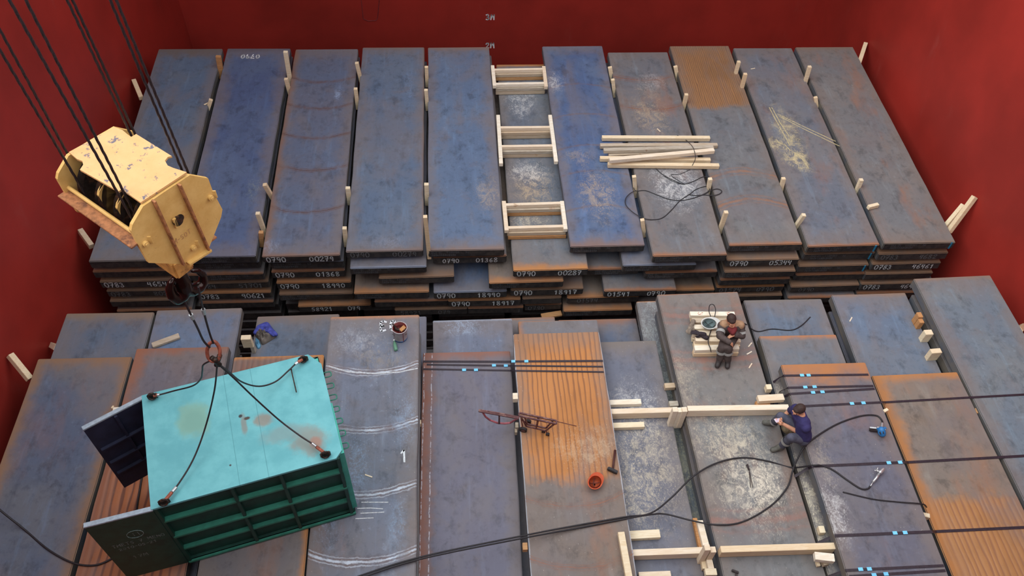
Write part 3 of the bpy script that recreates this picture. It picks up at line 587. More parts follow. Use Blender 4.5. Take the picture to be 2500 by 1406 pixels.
board((1484, 399), (1756, 402), .115, 'lowest long timber of the loose heap, with reddish knots', GL1)
board((2145, 497), (2121, 503), .12, 'short timber offcut lying beside the rightmost far slab gap', 'timber posts wedged between the far slabs', w=.08)
board((511, 249), (498, 255), .05, 'thin splinter of wood beside the second far slab', 'timber posts wedged between the far slabs', w=.03, h=.02)
board((1322, 771), (1371, 763), -1.75, 'rough brown board lying in the dark gap between the two rows', 'boards in the gaps', w=.13, h=.05, mat=WOODO)
# ladder-like spacer frames in the middle
def frame(lab, rails, rungs, g='timber ladder frames in the middle gap'):
    c = un(*rails[0][0], -.15); o = empty('timber_ladder_frame', c, label=lab, cat='timber frame', group=g)
    def bb(name, a, b, z, w, h, mat):
        bm = bmesh.new(); bar(bm, un(*a, z)-c, un(*b, z)-c, w, h, .004); return link(name, bm, mat, parent=o)
    for a, b in rails: bb('rail', a, b, -.005, .085, .09, WOODP)
    for a, b, z, mt in rungs: bb('rung', a, b, z, .075, .088, mt)
frame('timber ladder frame nearest the back wall, three pale rungs deep', [((1202.5, 159), (1207.5, 209)), ((1327.5, 161), (1333.5, 211))],
 [((1207, 169.5), (1325, 167.5), -.01, WOODP), ((1211, 204), (1329, 202), -.01, WOODP), ((1207, 180), (1325, 178), -.11, WOODG), ((1208, 188), (1326, 186), -.21, WOODO), ((1210, 214), (1330, 212), -.11, WOODG), ((1210, 222), (1330, 220), -.21, WOODG)])
frame('middle timber ladder frame with the longest side rails', [((1216, 280), (1223.5, 399)), ((1343, 280), (1358, 394))],
 [((1220, 310.5), (1345, 309.5), -.01, WOODP), ((1224, 356.5), (1352, 354.5), -.01, WOODP), ((1221, 322), (1346, 320), -.11, WOODG), ((1221, 330), (1347, 328), -.21, WOODG), ((1224, 368), (1353, 366), -.11, WOODG), ((1225, 376), (1354, 374), -.21, WOODG)])
frame('timber ladder frame closest to the camera, ends at the 0790 00287 slab', [((1230, 490), (1237, 562)), ((1372, 490), (1381, 559))],
 [((1233, 499), (1372, 494.5), -.01, WOODP), ((1239, 555), (1379, 551), -.01, WOODP), ((1236, 510), (1372, 507), -.11, WOODG), ((1238, 518), (1373, 515), -.21, WOODO), ((1238, 566), (1381, 563), -.11, WOODG), ((1240, 575), (1382, 572), -.21, WOODO)])

GN = 'timber blocks and boards between the near slabs'
nb = [((1489, 982), (1565.5, 979.5), .4, 'short board with stamped marks, lying on the lilac-grey slab above the cross timber', .1, .09, WOODP),
 ((1490, 1004), (1645, 1000), .5, 'cross timber on the lilac-grey slab, running to the left side of the upright posts', .1, .18, WOODP),
 ((1497, 1038), (1573, 1035.5), .4, 'short board below the left cross timber', .1, .09, WOOD),
 ((1679, 996.5), (1926, 993), .8, 'long white cross timber on the slab between upright posts and the man in navy shirt', .1, .19, WOODP),
 ((1851, 972), (1914, 968), .8, 'short pale board just above the right end of the long cross timber', .12, .09, WOODP),
 ((1846, 985), (1880, 984), .69, 'brownish board end under the short pale board', .1, .08, WOODO),
 ((1623, 941), (1648, 939.5), .4, 'grey wooden block bridging the slab gap left of the sitting workman slab', .1, .09, WOODG),
 ((1634, 985), (1656, 984), .4, 'grey wooden block just above the upright posts', .1, .09, WOODG),
 ((1516.5, 1298), (1541, 1435), .7, 'long timber laid lengthwise on the right edge of the orange grooved slab at the bottom', .1, .09, WOOD),
 ((1537, 1305.5), (1611.5, 1301.5), .4, 'dusty short board above the lower cross timber', .13, .09, WOOD),
 ((1543, 1349), (1720, 1342.5), .5, 'lower left cross timber, white topped, near the bottom edge', .1, .18, WOODP),
 ((1696.5, 1264), (1712, 1336), .42, 'thin orange-edged board leaning lengthwise beside the lower junction, left one', .07, .09, WOODO),
 ((1708.5, 1270), (1724, 1331), .5, 'white board laid lengthwise above the lower junction, right one', .1, .09, WOODP),
 ((1760, 1340.5), (2039, 1332), .8, 'long yellowish cross timber at the bottom right, reaching the strapped slab', .1, .19, WOOD),
 ((1718, 1366), (1722, 1388), .4, 'short board end below the lower junction, left one', .08, .09, WOOD),
 ((1732, 1366), (1737, 1388), .5, 'short board end below the lower junction, right one', .09, .09, WOODP),
 ((1722, 1395.5), (1750, 1395), .5, 'small cross board at the bottom edge below the lower junction', .1, .09, WOOD),
 ((1560, 1404), (1638, 1401), .4, 'pale board cut by the bottom edge of the picture', .1, .09, WOODP),
 ((2000, 1292), (2014, 1291.5), .72, 'cube-like wooden block in the dusty gap left of the strapped slab', .11, .1, WOOD),
 ((1990, 1356), (2037.5, 1361), .85, 'slanting pale board just below the right end of the lower cross timber', .12, .09, WOODP),
 ((2013, 1366), (2019, 1378), .72, 'small grey board end beneath the slanting board', .09, .09, WOODG),
 ((1996, 1369), (2000, 1381), .68, 'small yellow wedge beneath the left end of the slanting board', .05, .06, WOOD),
 ((588, 823.5), (612, 822.5), .45, 'pale wooden block in the gap left of the blue jacket', .1, .26, WOOD),
 ((611, 843), (620, 843), .2, 'small white wooden block below the pale block near the jacket', .08, .2, WOODG),
 ((371, 842), (437, 818), .36, 'worn pale board lying loose on the blue near slab', .11, .05, WOODG),
 ((1871, 944), (1884, 943.5), .75, 'square block end standing in the gap above the short pale board', .1, .12, WOOD),
 ((275, 1000), (291, 999), .75, 'white wooden block beside the open navy door', .09, .2, WOODP),
 ((277, 990), (272, 996), .68, 'little splintered stick above the block beside the open navy door', .03, .03, WOOD),
 ((1252, 966.5), (1264, 966), .65, 'white cube of wood in the gap left of the orange grooved slab', .12, .12, WOODP),
 ((1258, 1037), (1266, 1037), .5, 'small stacked wooden block under the hand cart, upper one', .1, .1, WOODG),
 ((1257, 1050), (1263, 1050), .45, 'small wooden block under the hand cart, lower one', .08, .1, WOODG),
 ((1276, 1333), (1288, 1332.5), .62, 'orange-brown wooden block in the gap near the double hose', .11, .1, WOODO),
 ((1021, 1030), (1028, 1029.5), .5, 'little wooden block left of the purple-grey slab', .08, .1, WOOD),
 ((741, 1351), (749, 1351), .75, 'upper of two grey block ends in the gap below the container', .09, .1, WOODG),
 ((741, 1364), (749, 1364), .75, 'lower of two grey block ends in the gap below the container', .09, .1, WOODG),
 ((2262, 1252), (2263, 1262), .7, 'small brownish block in the gap left of the orange-stained slab', .1, .1, WOOD),
 ((2146, 1006), (2158, 1004), .8, 'splintered wooden wedge above the blue grinder, left piece', .09, .07, WOOD),
 ((2158, 1003), (2168, 998), .9, 'splintered wooden wedge above the blue grinder, right piece', .05, .05, WOOD),
 ((2382, 1002), (2396, 1003), .55, 'brown wooden block between the two rightmost near slabs', .1, .1, WOODO),
 ((2243, 762), (2249, 774), .55, 'yellow chipped block beside the rightmost near slab, topmost one', .09, .25, WOODO),
 ((2247, 778), (2252, 788), .5, 'yellow chipped block beside the rightmost near slab, second one', .09, .2, WOODO),
 ((2258, 811), (2277, 810), .55, 'pale wooden block beside the rightmost near slab, third one down', .11, .25, WOOD),
 ((2273, 857), (2298, 855), .55, 'pale wooden block beside the rightmost near slab, lowest one', .1, .25, WOOD)]
for a, b, z, lab, wd, h, mt in nb: board(a, b, z, lab, GN, wd, h, mt, name='timber_block' if 'block' in lab or 'wedge' in lab else 'timber_board', cat='timber block' if 'block' in lab or 'wedge' in lab else 'timber board')
for (tx, ty, bx, by, zt, lab) in [(1648.5, 999, 1652, 1034, .8, 'left one of three upright posts joining the cross timbers'), (1660.5, 1000, 1661, 1032, .78, 'middle one of three upright posts joining the cross timbers'), (1671.5, 999, 1666, 1030, .82, 'right one of three upright posts joining the cross timbers'),
    (1727, 1336, 1722, 1362, .85, 'left upright post of the lower timber junction'), (1741, 1341, 1731, 1364, .78, 'right upright post of the lower timber junction')]:
    q = un(tx, ty, zt); bm = bmesh.new(); bar(bm, Vector((0, 0, -.55)), Vector((0, 0, 0)), .085, .09, .004, Vector((0, 1, 0)), drop=False)
    link('timber_post', bm, WOODP if 'right' in lab else WOOD, loc=q, label=lab, cat='timber post', group='upright posts at the timber junctions')

# timber pile the workman sits on: two tiers of squared boards
GPILE = 'boards in the pile under the seated workman'
pile = [((1685, 765), (1794, 765.5), 'topmost board of the workman pile, with two red stamps', WOODP), ((1690, 781.5), (1793, 783), 'grey-white board, second from the back of the workman pile', WOODG), ((1694, 797), (1797, 798.5), 'board under the white helmet in the workman pile', WOODP),
 ((1692, 812.5), (1800, 813), 'board under the black gloves in the workman pile', WOODP), ((1698, 827), (1808, 829), 'board with knots next to the front one in the workman pile', WOODP), ((1696, 849), (1804, 846), 'front board of the workman pile, beneath his hand', WOODP)]
for i, (a, b, lab, mt) in enumerate(pile):
    o = board(a, b, .8, lab, GPILE, .095 + .01*(i % 2), .095, mt)
    if i == 0:
        bm = bmesh.new()
        for px in (1710, 1776):
            c = un(px, 765, .8012)-o.location
            for _ in range(9):
                rx, ry = random.uniform(-.05, .05), random.uniform(-.03, .03); box(bm, (c.x+rx-.009, c.y+ry-.005, c.z-.0005), (c.x+rx+.009, c.y+ry+.005, c.z+.0006))
        link('red_stamp', bm, plain('red_ink', (176, 92, 70), .8), parent=o)
for i, (a, b) in enumerate([((1687, 776), (1790, 777)), ((1693, 792), (1795, 793)), ((1692, 808), (1798, 809)), ((1690, 822), (1803, 824)), ((1694, 838), (1806, 839)), ((1693, 858), (1802, 856))]):
    board(a, b, .703, 'board in the lower tier of the workman pile, %s from the back' % ORD[i], 'lower boards in the pile under the seated workman', .1, .098, WOOD)

# ---------------------------------------------------------------- black straps with pale blue seals
STRAP = plain('black_strap', (44, 34, 44), .5, 0, .3, 30); SEAL = plain('pale_blue_seal', (120, 205, 245), .5, 0, .1)
def ribbon(bm, pts, w, th=.004):
    rows_ = []
    for i, p in enumerate(pts):
        a = pts[max(0, i-1)]; b = pts[min(len(pts)-1, i+1)]; d = (b-a); d.z *= 0
        if d.length < 1e-4: d = Vector((1, 0, 0))
        d.normalize(); n = Vector((-d.y, d.x, 0))*(w/2); rows_.append([bm.verts.new(q) for q in (p-n, p+n, p+n+Vector((0, 0, th)), p-n+Vector((0, 0, th)))])
    for A, B_ in zip(rows_, rows_[1:]):
        for k in range(4): bm.faces.new((A[k], A[(k+1) % 4], B_[(k+1) % 4], B_[k]))
    bm.faces.new(rows_[0][::-1]); bm.faces.new(rows_[-1])
def strap(pts, seals, label, group, w=.04):
    P = [un(x, y, z+.006) for x, y, z in pts]; c = P[0].copy(); bm = bmesh.new(); ribbon(bm, [p-c for p in P], w)
    o = link('binding_strap', bm, STRAP, loc=c, label=label, cat='strap', group=group)
    for x, y, z in seals:
        q = un(x, y, z+.012)-c; bm = bmesh.new(); box(bm, (-.035, -.026, -.002), (.035, .026, .006), Matrix.Translation(q), .002); link('seal', bm, SEAL, parent=o)
GS1 = 'straps across the purple-grey and orange grooved slabs'; GS2 = 'straps around the slab of the man in the navy shirt'
strap([(1033, 882.5, .3), (1246, 883, .3), (1257, 882.3, .6), (1472, 881, .6)], [(1253, 882, .6), (1285, 881.8, .6)], 'topmost of the three straps over the orange grooved slab', GS1)
strap([(1042, 890, .3), (1246, 893, .3), (1257, 892.8, .6), (1472, 895, .6)], [(1206, 892, .3), (1235, 892.5, .3)], 'middle one of the three straps over the orange grooved slab', GS1, .032)
strap([(1033, 901, .3), (1246, 904.5, .3), (1258, 905, .6), (1474, 908, .6)], [(1133, 903, .3), (1162, 903, .3)], 'lowest of the three straps over the orange grooved slab', GS1, .032)
strap([(1888, 933, .6), (1907, 919, .75), (1913.5, 917, .9), (2120, 914.5, .9)], [(1958, 916, .9), (1974, 916, .9)], 'strap at the orange far edge of the strapped slab, topmost one', GS2)
strap([(1902, 957, .6), (1920, 948, .8), (1924, 946.5, .9), (2132, 942, .9)], [(1966, 945, .9), (1988.6, 944, .9)], 'second strap from the far edge of the strapped slab', GS2)
strap([(1881, 985, .6), (1915, 968, .7), (1928, 961.5, .9), (2135, 949, .9)], [(1985, 958, .9), (2008, 956.7, .9)], 'third strap, slightly slanting, on the strapped slab above the seated man', GS2)
strap([(1938, 993, .9), (1971, 991, .9), (2154, 982, .9), (2162, 982, .6), (2374, 970, .6), (2384, 969.5, .6), (2560, 959.8, .6)], [(2080, 985, .9), (2108, 983.5, .9)], 'long strap running right from behind the seated man to the right wall side', GS2)
strap([(1940, 1163, .6), (1973, 1143, .75), (1981, 1138.5, .9), (2207, 1128.5, .9), (2217, 1128.5, .6), (2438, 1116.5, .6), (2446, 1116, .6), (2630, 1105.5, .6)], [(2170, 1129.7, .9), (2197.6, 1128.5, .9)], 'long strap crossing between the grinder and the silver tool', GS2, .045)
strap([(1996, 1326, .6), (2034, 1309, .75), (2038, 1308, .9), (2276, 1298, .9), (2286, 1297.5, .6), (2740, 1276, .6)], [(2185, 1301, .9), (2209.7, 1300, .9)], 'long strap near the bottom crossing the orange-stained slab', GS2, .045)
strap([(2022, 1408, .6), (2060, 1394, .75), (2064, 1392.5, .9), (2304, 1380.6, .9)], [(2101, 1389.5, .9), (2122.4, 1388.8, .9)], 'upper of the two straps at the bottom edge', GS2)
strap([(2074, 1407, .9), (2308, 1392.7, .9)], [(2134, 1403.5, .9), (2163, 1401, .9)], 'lower of the two straps at the bottom edge', GS2)

# ---------------------------------------------------------------- hoses and wires
RUB = plain('black_rubber', (40, 38, 42), .5, 0, .2, 40); WIRE = plain('thin_black_wire', (44, 44, 48), .5, 0, .2, 40)
def hose(pts, r, label, cat, group, mat=None, n=6, name='air_hose', off=None):
    P = [un(x, y, z + (r if off is None else off)) for x, y, z in pts]; c = P[0].copy()
    bm = bmesh.new(); tube(bm, [p-c for p in smoothline(P, n)], r, 8)
    return link(name, bm, mat or RUB, loc=c, smooth=True, label=label, cat=cat, group=group)
GH = 'black air hoses on the near slabs'
hose([(-40, 1205, .95), (0, 1245, .8), (60, 1293, .6), (118, 1342, .6), (178, 1374, .6), (230, 1380, .6), (272, 1364, .6), (305, 1338, .6), (330, 1290, .6), (334, 1240, .6), (345, 1172, .6), (352, 1130, .6)], .015, 'black hose crossing the leftmost near slab and vanishing under the container door', 'hose', GH)
UPH = [(860, 1412, .95), (1025, 1360, .92), (1275, 1308, .75), (1400, 1284, .62), (1525, 1262, .6), (1588, 1253, .5), (1640, 1214, .45), (1692, 1163, .62), (1750, 1130, .62), (1812, 1117, .6), (1872, 1125, .6), (1932, 1141, .6), (1985, 1136, .9), (2008, 1137, .9), (2035, 1148, .9), (2066, 1170, .9), (2100, 1192, .9), (2118, 1193, .9), (2126, 1185, .9)]
hose(UPH, .0135, 'black hose of the bottom pair, arching over and ending at the silver air tool', 'hose', GH)
LOH = [(872, 1414, .95), (1025, 1365, .92), (1275, 1314, .75), (1400, 1291, .62), (1525, 1267, .6), (1590, 1256, .5), (1625, 1255, .45), (1690, 1271, .5), (1750, 1281, .6), (1812, 1274, .6), (1880, 1236, .6), (1922, 1190, .62), (1935, 1150, .65), (1946, 1122, .75), (1972, 1082, .9), (2036, 1039, .9), (2098, 1016, .9), (2138, 1014, .9), (2153, 1026, .9), (2154, 1036, .93)]
hose(LOH, .0135, 'black hose sagging in a big loop and ending at the blue grinder', 'hose', GH)
hose([(2058, 1201, .9), (2130, 1218, .9), (2190, 1225, .9), (2250, 1230, .9), (2262, 1238, .75)], .011, 'short dark rod-like cable below the silver air tool', 'cable', 'loose cables on the near slabs')
hose([(1808, 786, .62), (1822, 792, .6), (1833, 802, .35), (1853, 809, .3), (1885, 803, .3), (1930, 806, .3), (1956, 795, .3), (1978, 774, .3)], .010, 'wavy black cable lying right of the workman pile', 'cable', 'loose cables on the near slabs')
hose([(1738, 790, .81), (1737, 778, .82), (1731, 760, .86), (1733, 745, .75), (1742, 744, .75), (1747, 757, .86), (1743, 780, .82), (1736, 805, .81), (1731, 822, .82), (1729, 836, .82), (1734, 850, .82), (1737, 860, .7), (1748, 862, .62)], .008, 'thin looping cable draped over the workman pile beside the white helmet', 'cable', 'loose cables on the near slabs', WIRE)
GWR = 'black wires around the loose timber heap'
hose([(1653, 330, .12), (1672, 340, .05), (1690, 357, .22), (1697, 376, .3), (1697, 390, .12), (1690, 404, .12)], .007, 'thin black wire draped over the loose timber heap', 'wire', GWR, WIRE, name='wire')
hose([(1600, 409, .02), (1615, 424, 0), (1640, 438, 0), (1668, 449, 0), (1692, 443, 0), (1715, 432, 0), (1731, 432, 0)], .009, 'black wire just below the timber heap, running to the right post', 'wire', GWR, WIRE, name='wire')
hose([(1622, 431, 0), (1650, 446, 0), (1672, 450, 0), (1660, 443, 0), (1638, 427, 0), (1660, 425, 0), (1684, 414, 0)], .006, 'fine wire tangle just below the timber heap', 'wire', GWR, WIRE, name='wire')
hose([(1547, 458, .02), (1553, 466, 0), (1575, 465, 0), (1600, 474, 0), (1632, 486, 0), (1663, 489, 0), (1695, 483, 0), (1725, 470, 0), (1733, 460, 0), (1722, 455, 0), (1700, 462, 0), (1685, 473, 0), (1660, 490, 0), (1640, 512, 0), (1620, 530, 0), (1600, 536, 0), (1572, 533, .02), (1545, 518, .02), (1528, 500, .02), (1528, 484, .02), (1540, 471, .02), (1552, 466, .02)], .009, 'black wire lying in a wide loop below the timber heap', 'wire', GWR, WIRE, name='wire')
hose([(1680, 475, .0), (1700, 477, 0), (1722, 476, 0), (1742, 477, .03), (1757, 473, .03), (1762, 466, .03), (1752, 461, .03), (1738, 464, .02), (1720, 474, 0), (1708, 478, 0)], .009, 'small eye loop of wire right of the wide loop', 'wire', GWR, WIRE, name='wire')

# ---------------------------------------------------------------- green container with open doors and slings
def teal():
    t = NT('teal_roof_paint'); n = t.noise(3, 6, .6); n2 = t.noise(30, 4, .7); x, y, z = t.xyz()
    col = t.mix(t.ramp(n, .35, .65), rgb((92, 166, 174)), rgb((108, 182, 188))); col = t.mix(t.ramp(n2, .3, .22, 0, .5), col, rgb((70, 130, 140)))
    wob = t.math('MULTIPLY', t.math('SUBTRACT', t.noise(5, 5, .65), .5), 1.2)
    for cx, cy, rx, ry, cc, am in [(.62, 1.12, .26, .33, (122, 168, 152), .9), (.62, 1.1, .16, .22, (112, 160, 148), .7), (1.5, .85, .15, .12, (140, 120, 104), .75), (1.25, .86, .05, .18, (132, 120, 108), .7), (2.05, .35, .3, .25, (136, 132, 122), .75), (1.75, .55, .4, .15, (128, 148, 146), .6), (2.12, .3, .1, .1, (156, 110, 92), .7), (1.22, 1.0, .03, .03, (50, 50, 52), 1), (1.3, .94, .05, .03, (70, 56, 50), 1), (1.0, .3, .02, .02, (60, 60, 60), 1)]:
        u = t.math('DIVIDE', t.math('SUBTRACT', x, cx), rx); v = t.math('DIVIDE', t.math('SUBTRACT', y, cy), ry); r = t.math('ADD', t.math('SQRT', t.math('ADD', t.math('MULTIPLY', u, u), t.math('MULTIPLY', v, v))), wob)
        col = t.mix(t.ramp(r, 1.1, .5, 0, am), col, rgb(cc))
    for lx in (1.08, 1.45):
        col = t.mix(t.ramp(t.math('ABSOLUTE', t.math('SUBTRACT', x, lx)), .007, .002, 0, .5), col, rgb((50, 120, 128)))
    t.bump(n, .2, .01); return t.done(col, .5, 0, .4)
TEAL = teal(); DGR = plain('shade_darkened_green_panel', (20, 64, 54), .5, 0, .2, 6, dirt=(16, 48, 42)); MGR = plain('green_rib_paint', (46, 116, 98), .5, 0, .15, 8); NAVY = plain('navy_inside_paint', (40, 44, 66), .6, 0, .2, 6); EDGE = plain('pale_door_edge', (150, 164, 176), .6, 0, .15, 20); TEALS = plain('teal_side_paint', (70, 176, 158), .5, 0, .12, 6)  # green panel colour is darkened to carry the near side's shade
ZT = 2.72; ZB = .905
cA, cB, cC, cD = [un(*q, ZT) for q in ((345, 968), (770, 865), (835, 1112), (372, 1240))]
ang = math.atan2((cC-cD).y, (cC-cD).x); CW = ((cC-cD).length + (cB-cA).length)/2; CDp = ((cA-cD).length + (cB-cC).length)/2
M0 = Matrix.Translation((cD.x, cD.y, ZB)) @ Matrix.Rotation(ang, 4, 'Z'); H = ZT-ZB
con = empty('cargo_container', (cD.x, cD.y, ZB), ang, label='small teal and green steel container with open doors, hung with slack slings', cat='container')
ch = .13
bm = bmesh.new(); poly = [(-.02, -.02), (CW-ch*.6, -.02), (CW+.02, ch*.6), (CW+.02, CDp-ch*1.5), (CW-ch, CDp+.02), (-.02, CDp+.02)]
prism(bm, [(x, y, H-.03) for x, y in poly], Vector((0, 0, .035))); roof = link('roof', bm, TEAL, parent=con, label='turquoise roof plate with rust stains')
bm = bmesh.new(); box(bm, (0, 0, 0), (CW, CDp, .08), None, .01); link('base', bm, DGR, parent=con)
bm = bmesh.new(); box(bm, (.0, .05, .06), (CW-.03, .07, H-.03)); fw = link('front_wall', bm, DGR, parent=con)
for zz, x0, x1, dp in ((H-.45, .02, CW-.03, .07), (H-.93, .02, CW-.03, .08), (H-1.38, .02, CW-.03, .06), (.02, 0, CW, .08)):
    bm = bmesh.new(); box(bm, (x0, -dp+.05, zz), (x1, .055, zz+.05), None, .006); link('horizontal_rib', bm, MGR, parent=fw)
for xx in (.02, CW*.40, CW*.66, CW-.06):
    bm = bmesh.new(); box(bm, (xx-.02, -.02, .05), (xx+.025, .05, H-.03), None, .004); link('vertical_rib', bm, DGR, parent=fw)
bm = bmesh.new(); box(bm, (0, CDp-.06, .06), (CW, CDp-.03, H-.03)); link('back_wall', bm, DGR, parent=con)
bm = bmesh.new(); box(bm, (CW-.05, .05, .06), (CW-.01, CDp-.04, H-.03)); rw = link('side_wall', bm, TEALS, parent=con)
bm = bmesh.new(); prism(bm, [(CW-.01, .05, H-.03), (CW-.01, CDp*.5, H-.03), (CW-.01, CDp*.5, .1), (CW-.01, .05, .1)], Vector((.05, 0, 0))); link('side_frame', bm, TEALS, parent=rw)
for i in range(7):
    y = .18 + i*.2; bm = bmesh.new(); tube(bm, smoothline([(CW-.02, y-.02, H-.12), (CW+.10, y-.02, H-.12), (CW+.12, y+.02, H-.12), (CW+.10, y+.06, H-.12), (CW-.02, y+.06, H-.12)], 4), .009, 8); link('rope_hook', bm, MGR, parent=rw)
def door(px_top, hinge, lab, face, inner, frontside, txt=False):
    """door from hinge corner (local) to the unprojected outer top corner"""
    q = M0.inverted() @ un(*px_top, ZT); hx, hy = hinge; d = Vector((q.x-hx, q.y-hy, 0)); L = d.length; a = math.atan2(d.y, d.x)
    Md = Matrix.Translation((hx, hy, 0)) @ Matrix.Rotation(a, 4, 'Z')
    bm = bmesh.new(); box(bm, (0, -.025, .05), (L, .025, H-.03), Md, .004); o = link('door', bm, face, parent=con, label=lab)
    bm = bmesh.new(); box(bm, (0, -.032, H-.035), (L, .032, H-.005), Md, .003); link('door_edge', bm, EDGE, parent=o)  # paler strip along the top edge of the door
    return o, Md, L
dB, MdB, LB = door((200, 1045), (0, CDp), 'open navy door at the back corner, ribbed inside', NAVY, None, -1)
sgn = 1
for zz in (H-.62, H-1.0, H-1.32):
    bm = bmesh.new(); box(bm, (.03, .02, zz), (LB-.04, .07, zz+.04), MdB, .004); link('horizontal_rib', bm, NAVY, parent=dB)
bm = bmesh.new(); box(bm, (LB*.5-.02, .02, .08), (LB*.5+.02, .06, H-.05), MdB, .004); link('vertical_rib', bm, NAVY, parent=dB)
dF, MdF, LF = door((203, 1282), (0, 0), 'open dark green door at the front corner, small white lettering', DGR, None, 1)
bm = bmesh.new(); rr = random.Random(3)
def dpt(u, v): return MdF @ Vector((u, .0265, v))
U = (MdF.to_3x3() @ Vector((-1, 0, 0))); V = Vector((0, 0, 1))
ringp = [dpt(LF*.44 + .1*math.cos(k*math.pi/10), H-.52 + .1*math.sin(k*math.pi/10)) for k in range(20)]
tube(bm, ringp, .005, 4, closed=True)
LT = plain('faint_white_lettering', (120, 140, 138), .8, 0, .3, 60, dirt=(40, 70, 62))
link('emblem_ring', bm, LT, parent=dF); bm = bmesh.new(); strokes(bm, 'II', dpt(LF*.44+.04, H-.56), U, V, .08, .009, rr)
link('emblem_sign', bm, LT, parent=dF); bm = bmesh.new(); strokes(bm, 'TMETS 7 MEMO', dpt(LF*.86, H-.76), U, V, .075, .010, rr); link('stencilled_lettering', bm, LT, parent=dF); bm = bmesh.new(); strokes(bm, '2010-05-21', dpt(LF*.80, H-.88), U, V, .065, .009, rr); link('stencilled_lettering', bm, LT, parent=dF); bm = bmesh.new(); strokes(bm, '17M', dpt(LF*.7, H-1.2), U, V, .09, .008, rr)
link('stencilled_lettering', bm, LT, parent=dF)
# corner lugs with shackles
DKI = plain('greasy_dark_iron', (58, 50, 46), .45, .6, .3, 25, dirt=(110, 78, 58)); GALV = plain('bright_swage', (190, 192, 192), .3, .8, .1)
Ci = M0.inverted()
lugs = []
for (px, py) in ((372, 966), (740, 876), (794, 1108), (400, 1224)):
    p = Ci @ un(px, py, ZT+.06); bm = bmesh.new(); box(bm, (p.x-.07, p.y-.015, H-.0), (p.x+.07, p.y+.015, H+.10), None, .01)
    tube(bm, [(p.x+.05*math.cos(k*.524), p.y-.03+.05*math.sin(k*.524)*.3, H+.09+.05*math.sin(k*.524)) for k in range(12)], .014, 8, closed=True)
    link('lifting_lug', bm, DKI, parent=con); lugs.append(p)
bm = bmesh.new(); q1 = Ci @ un(712, 905, ZT); q2 = Ci @ un(725, 962, ZT); tube(bm, smoothline([(q1.x, q1.y, H+.01), (q1.x, q1.y-.02, H+.06), (q2.x, q2.y, H+.05)], 4), .009, 8); link('handle_rod', bm, DKI, parent=con)

ROPEM = plain('greasy_wire_rope', (50, 42, 44), .5, .3, .3, 80); RUSTI = plain('rusty_shackle', (150, 84, 66), .6, .2, .3, 20)
mid = (cA+cB+cC+cD)/4
rigz = 4.45
sl = empty('lifting_sling', un(520, 858, rigz), label='four-legged wire sling with rusty master link lying slack over the container roof', cat='sling')
o0 = sl.location.copy()
bm = bmesh.new(); rc = [un(*q, z)-o0 for q, z in (((512, 838), 4.55), ((524, 834), 4.57), ((534, 846), 4.5), ((537, 862), 4.42), ((532, 878), 4.34), ((518, 882), 4.32), ((508, 872), 4.36), ((506, 854), 4.46))]
tube(bm, smoothline(rc + [rc[0]], 4)[:-1], .022, 8, closed=True); link('master_link', bm, RUSTI, parent=sl, smooth=True)
bm = bmesh.new(); k0 = un(527, 874, 4.36)-o0; k1 = un(529, 892, 4.27)-o0
for a_, b_ in (((-.05, 0, .02), (.03, 0, -.06)), ((.05, .02, .03), (-.02, .01, -.08)), ((0, -.04, .04), (.01, .03, -.1))): tube(bm, [k0+Vector(a_), k0.lerp(k1, .6)+Vector(b_)], .03, 8)
link('shackle_cluster', bm, DKI, parent=sl, smooth=True)
legs = [[(520, 878, 4.34), (497, 890, 4.15), (494, 905, 3.9), (490, 925, 3.5), (470, 942, 3.1), (425, 954, 2.84), (388, 964, 2.80), (374, 966, 2.81)],
 [(533, 888, 4.28), (556, 905, 3.9), (590, 932, 3.3), (632, 943, 2.95), (672, 932, 2.82), (704, 905, 2.80), (722, 888, 2.82), (738, 877, 2.82)],
 [(534, 890, 4.27), (570, 922, 3.9), (620, 970, 3.4), (680, 1024, 2.98), (730, 1062, 2.84), (765, 1085, 2.80), (790, 1104, 2.81)],
 [(530, 892, 4.26), (524, 950, 3.75), (508, 1020, 3.2), (486, 1088, 2.95), (462, 1140, 2.84), (428, 1192, 2.8), (404, 1220, 2.8)]]
for lg in legs:
    P = [un(*q)-o0 for q in lg]; bm = bmesh.new(); tube(bm, smoothline(P, 6), .011, 8); lo = link('sling_leg', bm, ROPEM, parent=sl, smooth=True)
    bm = bmesh.new(); a_, b_ = P[-2], P[-1]; cyl(bm, a_.lerp(b_, -.1), a_.lerp(b_, .3), .022, 10); link('ferrule', bm, GALV, parent=lo)
    bm = bmesh.new(); tube(bm, [a_.lerp(b_, .35), a_.lerp(b_, 1.0)], .024, 8); link('thimble', bm, RUSTI, parent=lo)
for lg in ([(447, 722, 5.62), (452, 738, 5.5), (466, 768, 5.28), (482, 800, 5.0), (497, 832, 4.7), (512, 848, 4.55)], [(484, 700, 5.7), (489, 725, 5.52), (496, 755, 5.25), (505, 790, 4.95), (514, 820, 4.7), (521, 838, 4.57)]):
    P = [un(*q)-o0 for q in lg]; bm = bmesh.new(); tube(bm, smoothline(P, 5), .013, 8); lo = link('sling_pendant', bm, ROPEM, parent=sl, smooth=True)
    bm = bmesh.new(); cyl(bm, P[2], P[2].lerp(P[3], .3), .024, 10); link('ferrule', bm, GALV, parent=lo)

